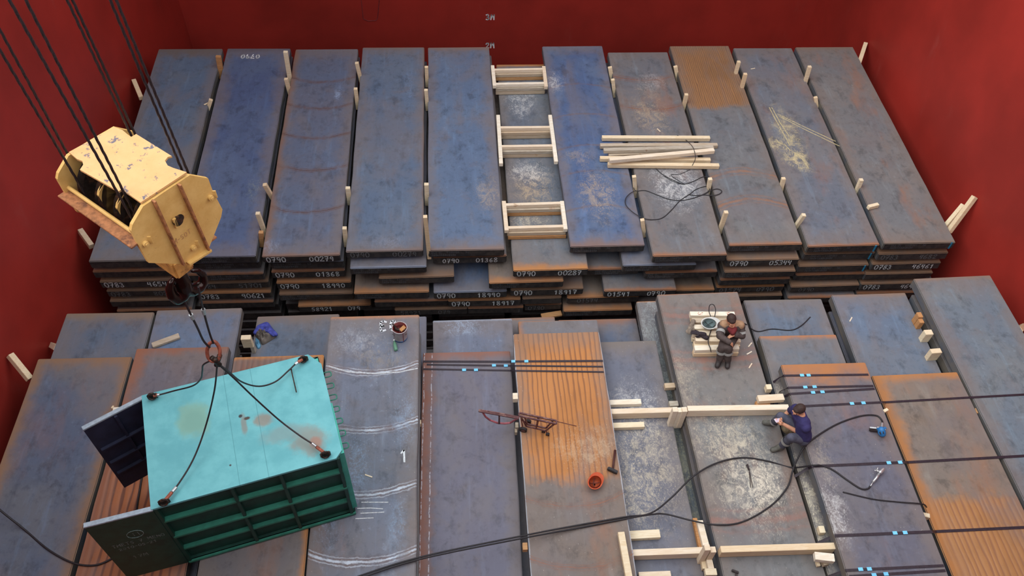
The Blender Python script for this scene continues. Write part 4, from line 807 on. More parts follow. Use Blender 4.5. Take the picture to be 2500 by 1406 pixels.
# ---------------------------------------------------------------- crane hook block
def yel():
    t = NT('crane_yellow_paint'); n = t.noise(5, 6, .65); n2 = t.noise(18, 6, .7, t.map((3, 1, 2))); n3 = t.noise(2.2, 6, .7, t.map((7, 7, 1)))
    col = t.mix(t.ramp(n, .3, .7), rgb((204, 160, 90)), rgb((220, 180, 110))); col = t.mix(t.ramp(n2, .64, .72, 0, .8), col, rgb((120, 84, 62)))
    col = t.mix(t.ramp(n3, .6, .72, 0, .5), col, rgb((196, 132, 66))); t.bump(n2, .2, .003); return t.done(col, .5, 0, .35)
def yel2():
    t = NT('worn_cover_paint'); n = t.noise(4, 6, .65); n2 = t.noise(9, 7, .72, t.map((3, 1, 2))); n3 = t.noise(26, 4, .6, t.map((7, 7, 1)))
    col = t.mix(t.ramp(n, .3, .7), rgb((210, 160, 104)), rgb((218, 170, 116))); col = t.mix(t.ramp(n2, .58, .63, 0, .9), col, rgb((78, 84, 104)))
    col = t.mix(t.ramp(n3, .68, .74, 0, .8), col, rgb((90, 84, 84))); t.bump(n2, .2, .003); return t.done(col, .5, 0, .35)
YEL_, YEC = yel(), yel2(); YRX = plain('rusty_yellow_casting', (196, 146, 78), .6, 0, .25, 10, dirt=(120, 70, 48)); YRU = plain('rusty_yellow_edge', (158, 104, 66), .7, 0, .3, 18, dirt=(96, 60, 44)); BRWN = plain('grease_brown', (96, 56, 44), .5, .1, .3, 12)
ZC = 7.5
p1, p2, p3, p4 = [un(*q, ZC) for q in ((170, 375), (345, 497), (455, 425), (278, 315))]
A = ((p2-p1).normalized() + (p3-p4).normalized()).normalized(); A.z = 0; A.normalize(); Sd = Vector((-A.y, A.x, 0))
if Sd.dot(p3-p2) < 0: Sd = -Sd
BL = ((p2-p1).length + (p3-p4).length)/2
blk = empty('crane_hook_block', (mid.x, mid.y, 6.6), label='big yellow crane hook block with rusty edges hanging on eight wire ropes', cat='crane block'); ob = blk.location.copy()
def bp(px, py, off=0): return unpl(px, py, p2, A) - ob + A*off
octp = [(318, 545), (344, 500), (400, 462), (458, 424), (503, 432), (514, 462), (538, 508), (535, 526), (506, 600), (500, 604), (443, 641), (358, 638), (340, 608), (315, 560)]
def cheek(px_list, off, th, name, mat, shrink=1.0, **k):
    P = [bp(x, y) for x, y in px_list]; c = sum(P, Vector())/len(P); P = [c+(p-c)*shrink + A*off for p in P]; bm = bmesh.new(); prism(bm, P, -A*th)
    bmesh.ops.recalc_face_normals(bm, faces=bm.faces); return link(name, bm, mat, parent=blk, **k)
fc = cheek(octp, .03, .035, 'side_plate', YEL_); cheek(octp, -BL+.0, .035, 'side_plate', YEL_)
cheek(octp, -BL*.36, .03, 'inner_plate', YEL_, .72); cheek(octp, -BL*.62, .03, 'inner_plate', YEL_, .72)
cov = [(170, 375), (281, 314), (300, 321), (312, 331), (322, 338), (334, 331), (421, 385), (411, 387), (404, 396), (411, 408), (425, 414), (457, 424), (345, 498), (299, 466), (291, 471), (197, 418), (205, 406), (203, 397), (190, 392)]
bm = bmesh.new(); prism(bm, [un(x, y, ZC)-ob for x, y in cov], Vector((0, 0, .02))); link('top_cover', bm, YEC, parent=blk, label='scratched pale yellow cover plate')
for a_, b_ in (((366, 484), (439, 640)), ((428, 444), (500, 603))):
    P = bp(*a_), bp(*b_); bm = bmesh.new(); bar(bm, P[0]+A*.05, P[1]+A*.05, .02, .05, .002, A, drop=False); link('stiffener', bm, YRU, parent=fc)
for (px, py) in ((348, 590), (507, 478), (465, 600)):
    q = bp(px, py, .03); bm = bmesh.new(); cyl(bm, q, q+A*.03, .028, 14); cyl(bm, q+A*.03, q+A*.04, .014, 10); box(bm, (-.03, -.006, -.04), (.03, .006, .05), Matrix.Translation(q + Sd*.045)); link('bolt', bm, YEL_, parent=fc)
q = bp(426, 534, .03); bm = bmesh.new(); cyl(bm, q+Sd*.03, q+Sd*.03+A*.012, .045, 18); link('grease_boss', bm, DKI, parent=fc)
bm = bmesh.new(); bar(bm, q-Sd*.03+Vector((0, 0, .06))+A*.02, q-Sd*.03-Vector((0, 0, .06))+A*.02, .035, .02, .003, A, drop=False); link('keeper_plate', bm, YEL_, parent=fc)
bm = bmesh.new(); O_ = bp(421, 594, .031); strokes(bm, 'M-50T', O_, Sd, Vector((0, 0, 1)), .055, .007, random.Random(2)); link('faded_lettering', bm, plain('faded_brown_paint', (188, 140, 96), .8, 0, .2, 40), parent=fc)
# lower side beams, bottom flange, trunnion
for a_, off_ in (((330, 596), 0), ((516, 585), 0)):
    P = bp(*a_); bm = bmesh.new(); bar(bm, P+A*.02, P-A*(BL+.03), .02, .11, .003, Sd, drop=False); link('tie_plate', bm, YRU, parent=blk)
P = bp(450, 636), bp(505, 601); bm = bmesh.new(); bar(bm, P[0]+A*.03, P[1]+A*.03, .09, .03, .004, Vector((0, 0, 1))); link('bottom_flange', bm, YEL_, parent=fc)
zb_ = bp(443, 641).z; cx_ = (bp(358, 638)+bp(500, 604))/2
bm = bmesh.new(); cc = Vector((0, 0, 6.27-ob.z)); Mx = Matrix(((A.x, Sd.x, 0, 0), (A.y, Sd.y, 0, 0), (0, 0, 1, 0), (0, 0, 0, 1)))
box(bm, (-.16, -.11, -.16), (.26, .11, .08), Matrix.Translation(cc) @ Mx, .02); link('crosshead', bm, YRX, parent=blk)
# sheaves and axles
axc = (bp(426, 534)); 
for k_ in range(4):
    off_ = -BL*(.10 + .26*k_); c1 = axc + A*off_; bm = bmesh.new()
    prof = [(.05, .10), (.28, .10), (.33, .12), (.30, .03), (.33, -.0), (.28, .0), (.05, .0)]
    rings = []
    for rr_, ax_ in [(.04, 0), (.30, 0), (.33, .01), (.29, .035), (.33, .06), (.30, .07), (.04, .07)]:
        rings.append([bm.verts.new(c1 - A*ax_ + (Sd*math.cos(t_*math.pi/16) + Vector((0, 0, 1))*math.sin(t_*math.pi/16))*rr_) for t_ in range(32)])
    for Ra, Rb in zip(rings, rings[1:]+rings[:1]):
        for t_ in range(32): bm.faces.new((Ra[t_], Ra[(t_+1) % 32], Rb[(t_+1) % 32], Rb[t_]))
    link('sheave', bm, DKI, parent=blk)
bm = bmesh.new(); cyl(bm, axc+A*.06, axc-A*(BL+.05), .05, 16); link('axle', bm, DKI, parent=blk)
for a_ in ((340, 578),):
    P = bp(*a_); bm = bmesh.new(); cyl(bm, P, P-A*BL, .02, 12); link('spacer_rod', bm, YEL_, parent=blk)

def remesh(name, parts, vox, mat, parent=None, sm=2, **k):
    """fuse closed pieces (capsules, blobs) into one continuous skin"""
    bm = bmesh.new()
    for f_ in parts: f_(bm)
    me = bpy.data.meshes.new(name); bmesh.ops.recalc_face_normals(bm, faces=bm.faces); bm.to_mesh(me); bm.free()
    o = bpy.data.objects.new(name, me); C.objects.link(o)
    md = o.modifiers.new('r', 'REMESH'); md.mode = 'VOXEL'; md.voxel_size = vox; md.use_smooth_shade = True
    if sm: s_ = o.modifiers.new('s', 'SMOOTH'); s_.iterations = sm; s_.factor = .5
    bpy.context.view_layer.update()
    me2 = bpy.data.meshes.new_from_object(o.evaluated_get(bpy.context.evaluated_depsgraph_get())); o.modifiers.clear(); o.data = me2
    me2.materials.clear(); me2.materials.append(mat)
    for p in me2.polygons: p.use_smooth = True
    if parent: o.parent = parent
    return tag(o, **k)
def cap_(bm, p0, p1, r0, r1, n=14):
    p0 = Vector(p0); p1 = Vector(p1); d = p1-p0
    if d.length < 1e-5: d = Vector((0, 0, 1e-3))
    t = d.normalized(); u = t.orthogonal().normalized(); v = t.cross(u); rings = []
    def ring(c, r): rings.append([bm.verts.new(c + (u*math.cos(2*math.pi*k/n)+v*math.sin(2*math.pi*k/n))*r) for k in range(n)])
    a0 = bm.verts.new(p0 - t*r0)
    for a in (60, 30, 0): ring(p0 - t*r0*math.sin(R(a)), r0*math.cos(R(a)))
    for a in (0, 30, 60): ring(p1 + t*r1*math.sin(R(a)), r1*math.cos(R(a)))
    a1 = bm.verts.new(p1 + t*r1)
    for k in range(n): bm.faces.new((a0, rings[0][(k+1) % n], rings[0][k])); bm.faces.new((a1, rings[-1][k], rings[-1][(k+1) % n]))
    for Ra, Rb in zip(rings, rings[1:]):
        for k in range(n): bm.faces.new((Ra[k], Ra[(k+1) % n], Rb[(k+1) % n], Rb[k]))
def cap(p0, p1, r0, r1=None): return lambda bm: cap_(bm, p0, p1, r0, r0 if r1 is None else r1)
def chain(pts, rs): 
    def f(bm):
        for i in range(len(pts)-1): cap_(bm, pts[i], pts[i+1], rs[i], rs[i+1])
    return f
def blob(c, ax, M=None):
    def f(bm):
        r_ = bmesh.ops.create_uvsphere(bm, u_segments=20, v_segments=14, radius=1)
        bmesh.ops.transform(bm, matrix=Matrix.Translation(Vector(c)) @ (M.to_4x4() if M else Matrix()) @ Matrix.Diagonal((*ax, 1)), verts=r_['verts'])
    return f
HOOKM = NT('forged_hook_steel').done((.045, .03, .027, 1), .22, .85, .6)
hc = Vector((mid.x, mid.y, 0)) - Vector((ob.x, ob.y, 0))
def hp(px, py): return unpl(px, py, Vector((mid.x, mid.y, 6)), A) - ob
parts = [chain([hp(428, 650), hp(437, 668), hp(446, 690), hp(452, 706)], [.07, .075, .09, .085]),
 chain([hp(452, 706), hp(470, 708), hp(486, 702), hp(497, 688), hp(495, 670), hp(482, 661), hp(470, 661)], [.08, .074, .066, .055, .044, .034, .024]),
 chain([hp(452, 706), hp(446, 722), hp(434, 730), hp(420, 722), hp(414, 706), hp(417, 690), hp(422, 682)], [.08, .072, .066, .056, .046, .036, .024])]
remesh('ramshorn_hook', parts, .012, HOOKM, blk, 3)
bm = bmesh.new(); cyl(bm, hp(424, 642), hp(431, 656), .085, 8); link('hook_nut', bm, DKI, parent=blk)
# eight falls of wire rope
GR = 'wire ropes of the crane block'
rp = [((-2, 119), (186, 437), 'first'), ((1, 75), (177, 398), 'second'), ((23, 0), (313, 517), 'third'), ((63, 0), (318, 500), 'fourth'), ((164, 0), (321, 332), 'fifth'), ((177, 0), (330, 328), 'sixth'), ((269, 0), (443, 412), 'seventh'), ((284, 0), (458, 418), 'eighth')]
for (tp, bt, n_) in rp:
    zb2 = 7.35 if n_ not in ('fifth', 'sixth', 'seventh', 'eighth') else 7.46; b_ = un(*bt, zb2); best = None
    for i in range(300):
        z = 7.8+i*.015; q = un(*tp, z); e = (q.x-b_.x)**2+(q.y-b_.y)**2
        if best is None or e < best[0]: best = (e, q)
    d_ = (best[1]-b_).normalized(); q = b_ + d_*((13.5-b_.z)/d_.z); dn = b_ - d_*.3
    bm = bmesh.new(); L_ = (q-dn).length; nn = int(L_/.03); u_ = d_.orthogonal().normalized(); v_ = d_.cross(u_)
    for s_ in range(3):
        tube(bm, [d_*(i*.03) + (u_*math.cos(i*.55+s_*2.094)+v_*math.sin(i*.55+s_*2.094))*.0055 for i in range(nn)], .0075, 5)
    link('wire_rope', bm, ROPEM, loc=dn, smooth=True, label='%s wire rope from the left of the eight rising from the yellow hook block' % n_, cat='wire rope', group=GR)

# ---------------------------------------------------------------- draft marks on the back wall
bm = bmesh.new()
for (px, py, tx) in ((1186, 48, '3M'), (1186, 117, '2M')):
    d = ray(px, py); p = CAM + d*(YB/d.y); strokes(bm, tx, Vector((p.x, YB-.004, p.z)), Vector((1, 0, 0)), Vector((0, 0, 1)), .17, .035, random.Random(1), jit=.0, adv=.85)
link('draft_marks', bm, plain('white_mark_paint', (250, 252, 255), .6, 0, .02), label='white painted 3M and 2M depth marks on the dark back wall', cat='painted mark')
bm = bmesh.new()
for pts in ([(882, 0), (887, 46), (898, 51), (918, 50), (922, 44), (926, 0)],):
    P = []
    for px, py in pts: d = ray(px, py); P.append(CAM + d*((YB-.012)/d.y))
    tube(bm, P, .008, 4)
link('weld_scar', bm, plain('pink_scratch', (112, 56, 62), .7), label='faint pink weld outline high on the dark back wall', cat='weld mark')

# ---------------------------------------------------------------- people
SKIN = plain('skin', (206, 150, 120), .6, 0, .06, 20); HAIR = plain('dark_brown_hair', (58, 42, 38), .7, 0, .25, 60)
def hand(w_, d, nrm, side, curl=.9, s=1.0, spread=.18):
    """palm + five unequal fingers; d = direction of the hand, nrm = palm side, side = +1/-1 for the thumb"""
    d = d.normalized(); nrm = (nrm - d*nrm.dot(d)).normalized(); x = d.cross(nrm)*side; out = []
    c = w_ + d*.045*s
    out.append(chain([w_, w_+d*.03*s], [.027*s, .03*s]))
    for k in (-1.2, -.4, .4, 1.2): out.append(chain([w_+d*.02*s+x*k*.014*s, w_+d*.082*s+x*k*.019*s], [.017*s, .014*s]))
    for k, ln in zip((1.2, .4, -.4, -1.2), (.068, .078, .073, .056)):
        a = 0; p = w_+d*.086*s+x*k*.019*s; pts = [p]; dd = (d + x*k*spread*.4).normalized()
        for j, f_ in enumerate((.45, .32, .23)):
            a += curl*(.55 if j == 0 else .75); v = (dd*math.cos(a)+nrm*math.sin(a)); p = p+v*ln*s*f_; pts.append(p)
        out.append(chain(pts, [.0095*s, .009*s, .0085*s, .0075*s]))
    b = w_+d*.022*s+x*.026*s; t1 = b + (d*.6+x*.75+nrm*.3).normalized()*.036*s; t2 = t1+(d*.85+x*.15+nrm*.5).normalized()*.03*s
    out.append(chain([b, t1, t2], [.014*s, .0115*s, .0095*s])); return out
def headparts(c, f_, u_, s=1.0):
    f_ = f_.normalized(); u_ = (u_ - f_*u_.dot(f_)).normalized(); r_ = f_.cross(u_)
    M = Matrix((r_, f_, u_)).transposed(); P = lambda x, y, z: c + (r_*x + f_*y + u_*z)*s
    parts = [blob(P(0, -.012, .022), (.076*s, .094*s, .092*s), M), blob(P(0, .02, -.035), (.06*s, .07*s, .072*s), M), blob(P(0, .052, -.078), (.034*s, .032*s, .024*s), M),
        chain([P(0, .088, .008), P(0, .108, -.022)], [.009*s, .014*s]), blob(P(0, .086, .028), (.05*s, .014*s, .01*s), M), blob(P(0, .086, -.05), (.022*s, .012*s, .007*s), M),
        blob(P(.077, -.008, -.008), (.009*s, .02*s, .032*s), M), blob(P(-.077, -.008, -.008), (.009*s, .02*s, .032*s), M)]
    return parts, P, M
def person(name, lab, J, fdir, udir, mats, hands, vox=.0065):
    """J: joints in world space.  one continuous skin, clothing as children"""
    o = J['pelvis'].copy(); J = {k: v-o for k, v in J.items()}
    hp_, hP, hM = headparts(J['head'], fdir, udir)
    shL, shR = J['shL'], J['shR']; ch_ = (shL+shR)/2; pel = J['pelvis']; mids = pel.lerp(ch_, .5) + J.get('belly', Vector((0, 0, 0)))*0
    hx = (J['hipL']-J['hipR']).normalized()
    core = [chain([J['head']-udir*.06, J['neck'], ch_+Vector((0, 0, .01))], [.052, .056, .075]), chain([shL, shR], [.06, .06]), chain([ch_+(shL-ch_)*.45, mids+hx*.055, J['hipL']*.7+pel*.3], [.098, .092, .1]), chain([ch_+(shR-ch_)*.45, mids-hx*.055, J['hipR']*.7+pel*.3], [.098, .092, .1])]
    arm = lambda s_, k=0: chain([J['sh'+s_], J['el'+s_], J['wr'+s_]], [.05+k, .042+k, .028+k])
    leg = lambda s_, k=0: chain([J['hip'+s_], J['kn'+s_], J['an'+s_]], [.085+k, .058+k, .042+k])
    foot = lambda s_, k=0: chain([J['an'+s_], J['hl'+s_], J['to'+s_]], [.04+k, .04+k, .034+k])
    parts = hp_ + core + [arm('L'), arm('R'), leg('L'), leg('R'), foot('L'), foot('R')]
    for s_ in 'LR': d, n_, cu = hands[s_]; parts += hand(J['wr'+s_], d, n_, -1 if s_ == 'L' else 1, cu)
    body = remesh('person', parts, vox, SKIN, None, 2, label=lab, cat='person'); body.location = o
    # hair cap, eyes
    hair = [blob(hP(0, -.022, .032), (.082, .094, .09), hM), blob(hP(0, .03, .075), (.06, .05, .036), hM)]
    remesh('hair', hair, .009, HAIR, body, 2)
    for k in (-1, 1):
        bm = bmesh.new(); blob(hP(.031*k, .079, .004), (.012, .012, .012))(bm); link('eye', bm, mats['eye'], parent=body, smooth=True)
    k = .022
    tk = [chain([ch_+Vector((0, 0, .02)), ch_], [.10, .11]), chain([shL, shR], [.085, .085]), chain([ch_+(shL-ch_)*.5, mids+hx*.06, J['hipL']*.6+pel*.4+Vector((0, 0, .05))], [.115, .118, .125]), chain([ch_+(shR-ch_)*.5, mids-hx*.06, J['hipR']*.6+pel*.4+Vector((0, 0, .05))], [.115, .118, .125])]
    if mats['long']:
        tk += [chain([J['sh'+s_], J['el'+s_], J['el'+s_].lerp(J['wr'+s_], .88)], [.075, .062, .05]) for s_ in 'LR']
    else:
        tk += [chain([J['sh'+s_], J['sh'+s_].lerp(J['el'+s_], .72)], [.078, .07]) for s_ in 'LR']
    top = remesh('jacket' if mats['long'] else 't_shirt', tk, .011, mats['top'], body, 2)
    tr = [chain([J['hipL'], J['hipR']], [.118, .118]), chain([pel, pel+Vector((0, 0, .04))], [.13, .12])] + [chain([J['hip'+s_], J['kn'+s_], J['an'+s_]], [.098, .073, .062]) for s_ in 'LR']
    remesh('trousers', tr, .011, mats['pants'], body, 2)
    for s_ in 'LR':
        d = (J['to'+s_]-J['hl'+s_]).normalized()
        bt = remesh('boot', [chain([J['an'+s_]+(J['kn'+s_]-J['an'+s_])*.1, J['an'+s_], J['hl'+s_]], [.056, .055, .052]), chain([J['hl'+s_], J['to'+s_]], [.05, .046]), chain([J['to'+s_]-d*.05+Vector((0, 0, .01)), J['an'+s_]], [.045, .05])], .009, mats['boot'], body, 2)
    def band(a_, b_, t0, t1, r0, nm='reflective_band', mt=None):
        p, q = a_.lerp(b_, t0), a_.lerp(b_, t1); bm = bmesh.new(); tube(bm, [p, q], r0, 20, cap=False); bmesh.ops.solidify(bm, geom=bm.faces[:], thickness=.004); link(nm, bm, mt or mats['refl'], parent=body, smooth=False)
    return body, J, band, (hP, hM), ch_
REFL = plain('reflective_tape', (206, 208, 206), .4, 0, .08, 30); EYE = plain('eye_dark', (60, 44, 38), .3)
CHAR = plain('charcoal_workwear', (78, 68, 66), .85, 0, .25, 14); BOOT = plain('dark_boot_leather', (54, 50, 50), .55, 0, .25, 20); BOOTG = plain('dusty_grey_boot', (92, 92, 86), .7, 0, .2, 20)
TAN = plain('tan_shoulder_cloth', (160, 128, 100), .85, 0, .2, 16); DRED = plain('dark_red_scarf', (104, 34, 38), .85, 0, .25, 20)
J = {'pelvis': un(1786, 812, .93), 'hipL': un(1795, 813, .93), 'hipR': un(1777, 813, .92), 'neck': un(1787, 794, 1.31), 'head': un(1785, 781, 1.42), 'shL': un(1808, 797, 1.22), 'shR': un(1763, 795, 1.22),
 'elR': un(1757, 820, 1.2), 'wrR': un(1783, 837, 1.2), 'elL': un(1812, 820, 1.10), 'wrL': un(1793, 817, 1.20), 'knR': un(1763, 847, 1.03), 'knL': un(1778, 848, 1.06), 'anR': un(1757, 876, .72), 'anL': un(1777, 878, .72), 'hlR': un(1756, 880, .66), 'hlL': un(1777, 882, .66), 'toR': un(1751, 893, .645), 'toL': un(1776, 895, .645)}
w1, J1, band1, hd1, ch1 = person('worker', 'person in charcoal workwear with reflective bands, sitting bent over on the timber pile', J, Vector((.05, -.86, -.5)), Vector((-.05, -.5, .86)),
 dict(top=CHAR, pants=CHAR, boot=BOOT, refl=REFL, eye=EYE, long=True), {'L': (Vector((-.8, -.2, -.2)), Vector((0, -.3, -1)), .9), 'R': (un(1797, 849, 1.02)-un(1783, 837, 1.2), Vector((-.6, .2, -.7)), .5)})
for s_ in 'LR':
    band1(J1['sh'+s_], J1['el'+s_], .50, .75, .078); band1(J1['kn'+s_], J1['an'+s_], .22, .42, .086)
remesh('shoulder_yoke', [chain([J1['shL']*.85+ch1*.15+Vector((0, .0, .035)), J1['shR']*.85+ch1*.15+Vector((0, .0, .035))], [.088, .088]), chain([ch1+Vector((0, .06, .01)), ch1+Vector((0, .09, -.06))], [.1, .1])], .011, TAN, w1)
remesh('scarf', [chain([J1['neck']+Vector((-.05, -.06, -.03)), J1['neck']+Vector((.0, -.115, -.06)), J1['neck']+Vector((.05, -.06, -.03))], [.04, .05, .04])], .009, DRED, w1)
NAV = plain('navy_t_shirt', (50, 46, 92), .85, 0, .2, 8); PNT = plain('slate_trousers', (80, 82, 98), .85, 0, .2, 12)
J = {'pelvis': un(1962, 1063, 1.02), 'hipL': un(1960, 1071, 1.01), 'hipR': un(1957, 1050, 1.01), 'neck': un(1958, 1014, 1.43), 'head': un(1951, 1001, 1.52), 'shL': un(1968, 1044, 1.34), 'shR': un(1943, 998, 1.36),
 'elR': un(1928, 1003, 1.13), 'wrR': un(1908, 1021, 1.17), 'elL': un(1949, 1055, 1.1), 'wrL': un(1912, 1035, 1.17), 'knR': un(1906, 1016, 1.16), 'knL': un(1931, 1068, 1.15), 'anR': un(1889, 1032, .73), 'anL': un(1910, 1087, .73), 'hlR': un(1887, 1034, .66), 'hlL': un(1908, 1092, .66), 'toR': un(1867, 1031, .645), 'toL': un(1887, 1098, .645)}
w2, J2, band2, hd2, ch2 = person('worker', 'person in navy t-shirt and slate trousers, sitting on slab edge looking at a phone', J, Vector((-.8, -.25, -.55)), Vector((-.5, -.15, .85)),
 dict(top=NAV, pants=PNT, boot=BOOTG, refl=REFL, eye=EYE, long=False), {'L': (Vector((-1, .35, .1)), Vector((.1, 1, .25)), .75), 'R': (Vector((-.6, -.7, .05)), Vector((.4, -1, .2)), .75)})
band2(J2['knL'], J2['anL'], .35, .55, .083); band2(J2['knR'], J2['anR'], .7, .88, .078)
ph = empty('phone', w2.location + (J2['wrL']+J2['wrR'])/2 + Vector((-.075, -.0, .03)), .3, label='pale smartphone held in both hands by the person in navy', cat='phone')
bm = bmesh.new(); box(bm, (-.075, -.036, -.004), (.075, .036, .004), Matrix.Rotation(.35, 4, 'Y'), .003); link('case', bm, plain('white_phone_case', (232, 222, 228), .4, 0, .03), parent=ph)
bm = bmesh.new(); box(bm, (-.068, -.032, .004), (.068, .032, .0052), Matrix.Rotation(.35, 4, 'Y')); link('screen', bm, plain('phone_glass', (225, 205, 222), .15, 0, .03), parent=ph)
# tan cloth bag between his knees
remesh('cloth_bag', [blob((0, 0, .1), (.12, .11, .12)), blob((.05, .06, .16), (.08, .07, .07)), blob((-.06, -.03, .14), (.07, .08, .08))], .012, plain('khaki_cloth', (150, 138, 112), .9, 0, .25, 12), None, 3, label='khaki cloth bag standing between the knees of the person in navy', cat='bag').location = un(1921, 1050, .6)

# ---------------------------------------------------------------- helmets, gloves, jacket
def helmet(name, px, z, rz, shell, inner, lab, strapm):
    o = empty(name, un(*px, z), rz, label=lab, cat='helmet'); n = 32
    def prof(m, shrink, name2, parent=o):
        bm = bmesh.new(); rings = []
        for j, (rr, h) in enumerate([(.02, 0.0), (.06, .008), (.095, .035), (.115, .075), (.122, .115), (.124, .13)]):
            rings.append([bm.verts.new(((rr*1.12*math.cos(2*math.pi*k/n))*shrink, rr*.95*math.sin(2*math.pi*k/n)*shrink, h + (1-shrink)*.1)) for k in range(n)])
        bm.faces.new(rings[0][::-1])
        for A_, B_ in zip(rings, rings[1:]):
            for k in range(n): bm.faces.new((A_[k], A_[(k+1) % n], B_[(k+1) % n], B_[k]))
        bmesh.ops.solidify(bm, geom=bm.faces[:], thickness=.004); return link(name2, bm, m, parent=parent, smooth=True)
    o.scale = (.82,)*3 if 'orange' in lab else (.94,)*3
    prof(shell, 1.0, 'shell'); prof(inner, .84, 'lining')
    bm = bmesh.new(); pts = []
    for k in range(n): a = 2*math.pi*k/n; ex = .022 + (.055*max(0, math.cos(a))**2); pts.append((a, ex))
    A_ = [bm.verts.new((.139*math.cos(a), .118*math.sin(a), .13)) for a, e in pts]; B_ = [bm.verts.new(((.139+e)*math.cos(a), (.118+e)*math.sin(a), .134+.012*(e > .03))) for a, e in pts]
    for k in range(n): bm.faces.new((A_[k], A_[(k+1) % n], B_[(k+1) % n], B_[k]))
    bmesh.ops.solidify(bm, geom=bm.faces[:], thickness=.005); link('brim', bm, shell, parent=o)
    bm = bmesh.new(); tube(bm, [(.118*math.cos(t_*.3)*1.0, .1*math.sin(t_*.3), .098) for t_ in range(21)], .006, 6, closed=True); link('headband', bm, strapm, parent=o)
    bm = bmesh.new(); tube(bm, smoothline([(-.1, -.05, .1), (-.04, 0, .06), (.03, .04, .06), (.1, .05, .1)], 5), .007, 6); tube(bm, smoothline([(-.06, .08, .1), (0, .02, .055), (.05, -.05, .07), (.07, -.08, .1)], 5), .007, 6); link('cradle_strap', bm, strapm, parent=o)
    return o
WHP = plain('white_helmet_shell', (238, 240, 238), .35, 0, .03); ORP = plain('orange_helmet_shell', (230, 112, 66), .4, 0, .06, 10)
helmet('safety_helmet', (1728, 799), .8, R(5), WHP, plain('grey_green_lining', (150, 172, 174), .6, 0, .1, 12), 'white safety helmet lying upside down on the timber pile', plain('dark_strap', (60, 66, 68), .7))
helmet('safety_helmet', (1451, 1184), .6, R(55), ORP, plain('orange_lining', (206, 104, 66), .5, 0, .1, 12), 'orange safety helmet lying upside down on the grooved orange slab', plain('brown_strap', (92, 44, 38), .7))
BLK = plain('black_knit', (52, 44, 50), .9, 0, .3, 30); GRY = plain('grey_knit', (128, 116, 104), .9, 0, .3, 25)
def glove(px, z, d, lab, mat, s=1.25, z0=.03):
    parts = hand(Vector((0, 0, z0)), d, Vector((0, 0, -1)), 1, .25, s, .5) + [chain([Vector((0, 0, z0)), -d.normalized()*.07+Vector((0, 0, z0))], [.042, .045])]
    g_ = remesh('work_glove', parts, .007, mat, None, 2, label=lab, cat='glove'); g_.location = un(*px, z); return g_
glove((1715, 822), .8, Vector((-.8, .6, .05)), 'black work glove lying on the pile below the white helmet', BLK)
glove((1709, 817), .83, Vector((-1, .25, .1)), 'second black work glove, folded over the first on the pile', BLK, 1.1)
glove((1688, 795), .8, Vector((-.5, -.8, -.25)), 'grey-brown work glove hanging over the left end of the timber pile', GRY, 1.2)
def heap(poly, z, hh, folds, seed):
    """crumpled cloth: closed solid with folds over an outline"""
    rnd = random.Random(seed); P = [un(x, y, z) for x, y in poly]; P = smoothline(P+[P[0]], 4)[:-1]; c = sum(P, Vector())/len(P); bm = bmesh.new(); rings = []; m_ = 9
    for j in range(m_+1):
        f_ = j/m_; row = []
        for i, p in enumerate(P):
            q = c.lerp(p, f_)-c; a = i/len(P)*2*math.pi
            h = hh*(1-f_**2.2)**.6*(1+.35*math.sin(folds*a+f_*5+seed)+.2*math.sin(2*folds*a-f_*9)) + (.012 if j < m_ else 0); q.z = max(.004, h); row.append(bm.verts.new(q))
        rings.append(row)
    n = len(P)
    for A_, B_ in zip(rings, rings[1:]):
        for k in range(n): bm.faces.new((A_[k], A_[(k+1) % n], B_[(k+1) % n], B_[k]))
    bot = [bm.verts.new(Vector((v.co.x, v.co.y, 0))) for v in rings[-1]]
    for k in range(n): bm.faces.new((rings[-1][k], rings[-1][(k+1) % n], bot[(k+1) % n], bot[k]))
    bm.faces.new(bot[::-1]); bm.faces.new(rings[0]); bmesh.ops.remove_doubles(bm, verts=bm.verts, dist=.0004)
    return bm, c
bm, c_ = heap([(622, 817), (634, 806), (648, 806), (660, 814), (675, 821), (655, 836), (640, 842), (634, 831), (624, 822)], 0, .12, 5, 2)
jk = link('jacket', bm, plain('grey_brown_cloth', (104, 96, 90), .9, 0, .25, 14), loc=c_, smooth=True, label='crumpled grey-brown jacket with bright blue lining lying on a near slab', cat='jacket')
def jl(px, py, z): return un(px, py, z)-c_
remesh('blue_lining', [chain([jl(624, 812, .07), jl(634, 800, .08), jl(650, 794, .09), jl(661, 806, .1), jl(674, 817, .06)], [.045, .06, .065, .05, .035]), chain([jl(640, 805, .12), jl(655, 808, .13), jl(668, 819, .1)], [.03, .035, .025])], .012, plain('bright_blue_cloth', (66, 74, 156), .8, 0, .35, 14), jk)
bm, c2_ = heap([(625, 824), (633, 832), (637, 846), (630, 852), (623, 840)], 0, .03, 3, 5); link('plastic_bag', bm, plain('thin_cyan_plastic', (80, 130, 160), .4, 0, .3, 14), loc=c2_, smooth=True, label='scrap of thin cyan plastic below the blue jacket', cat='plastic bag')

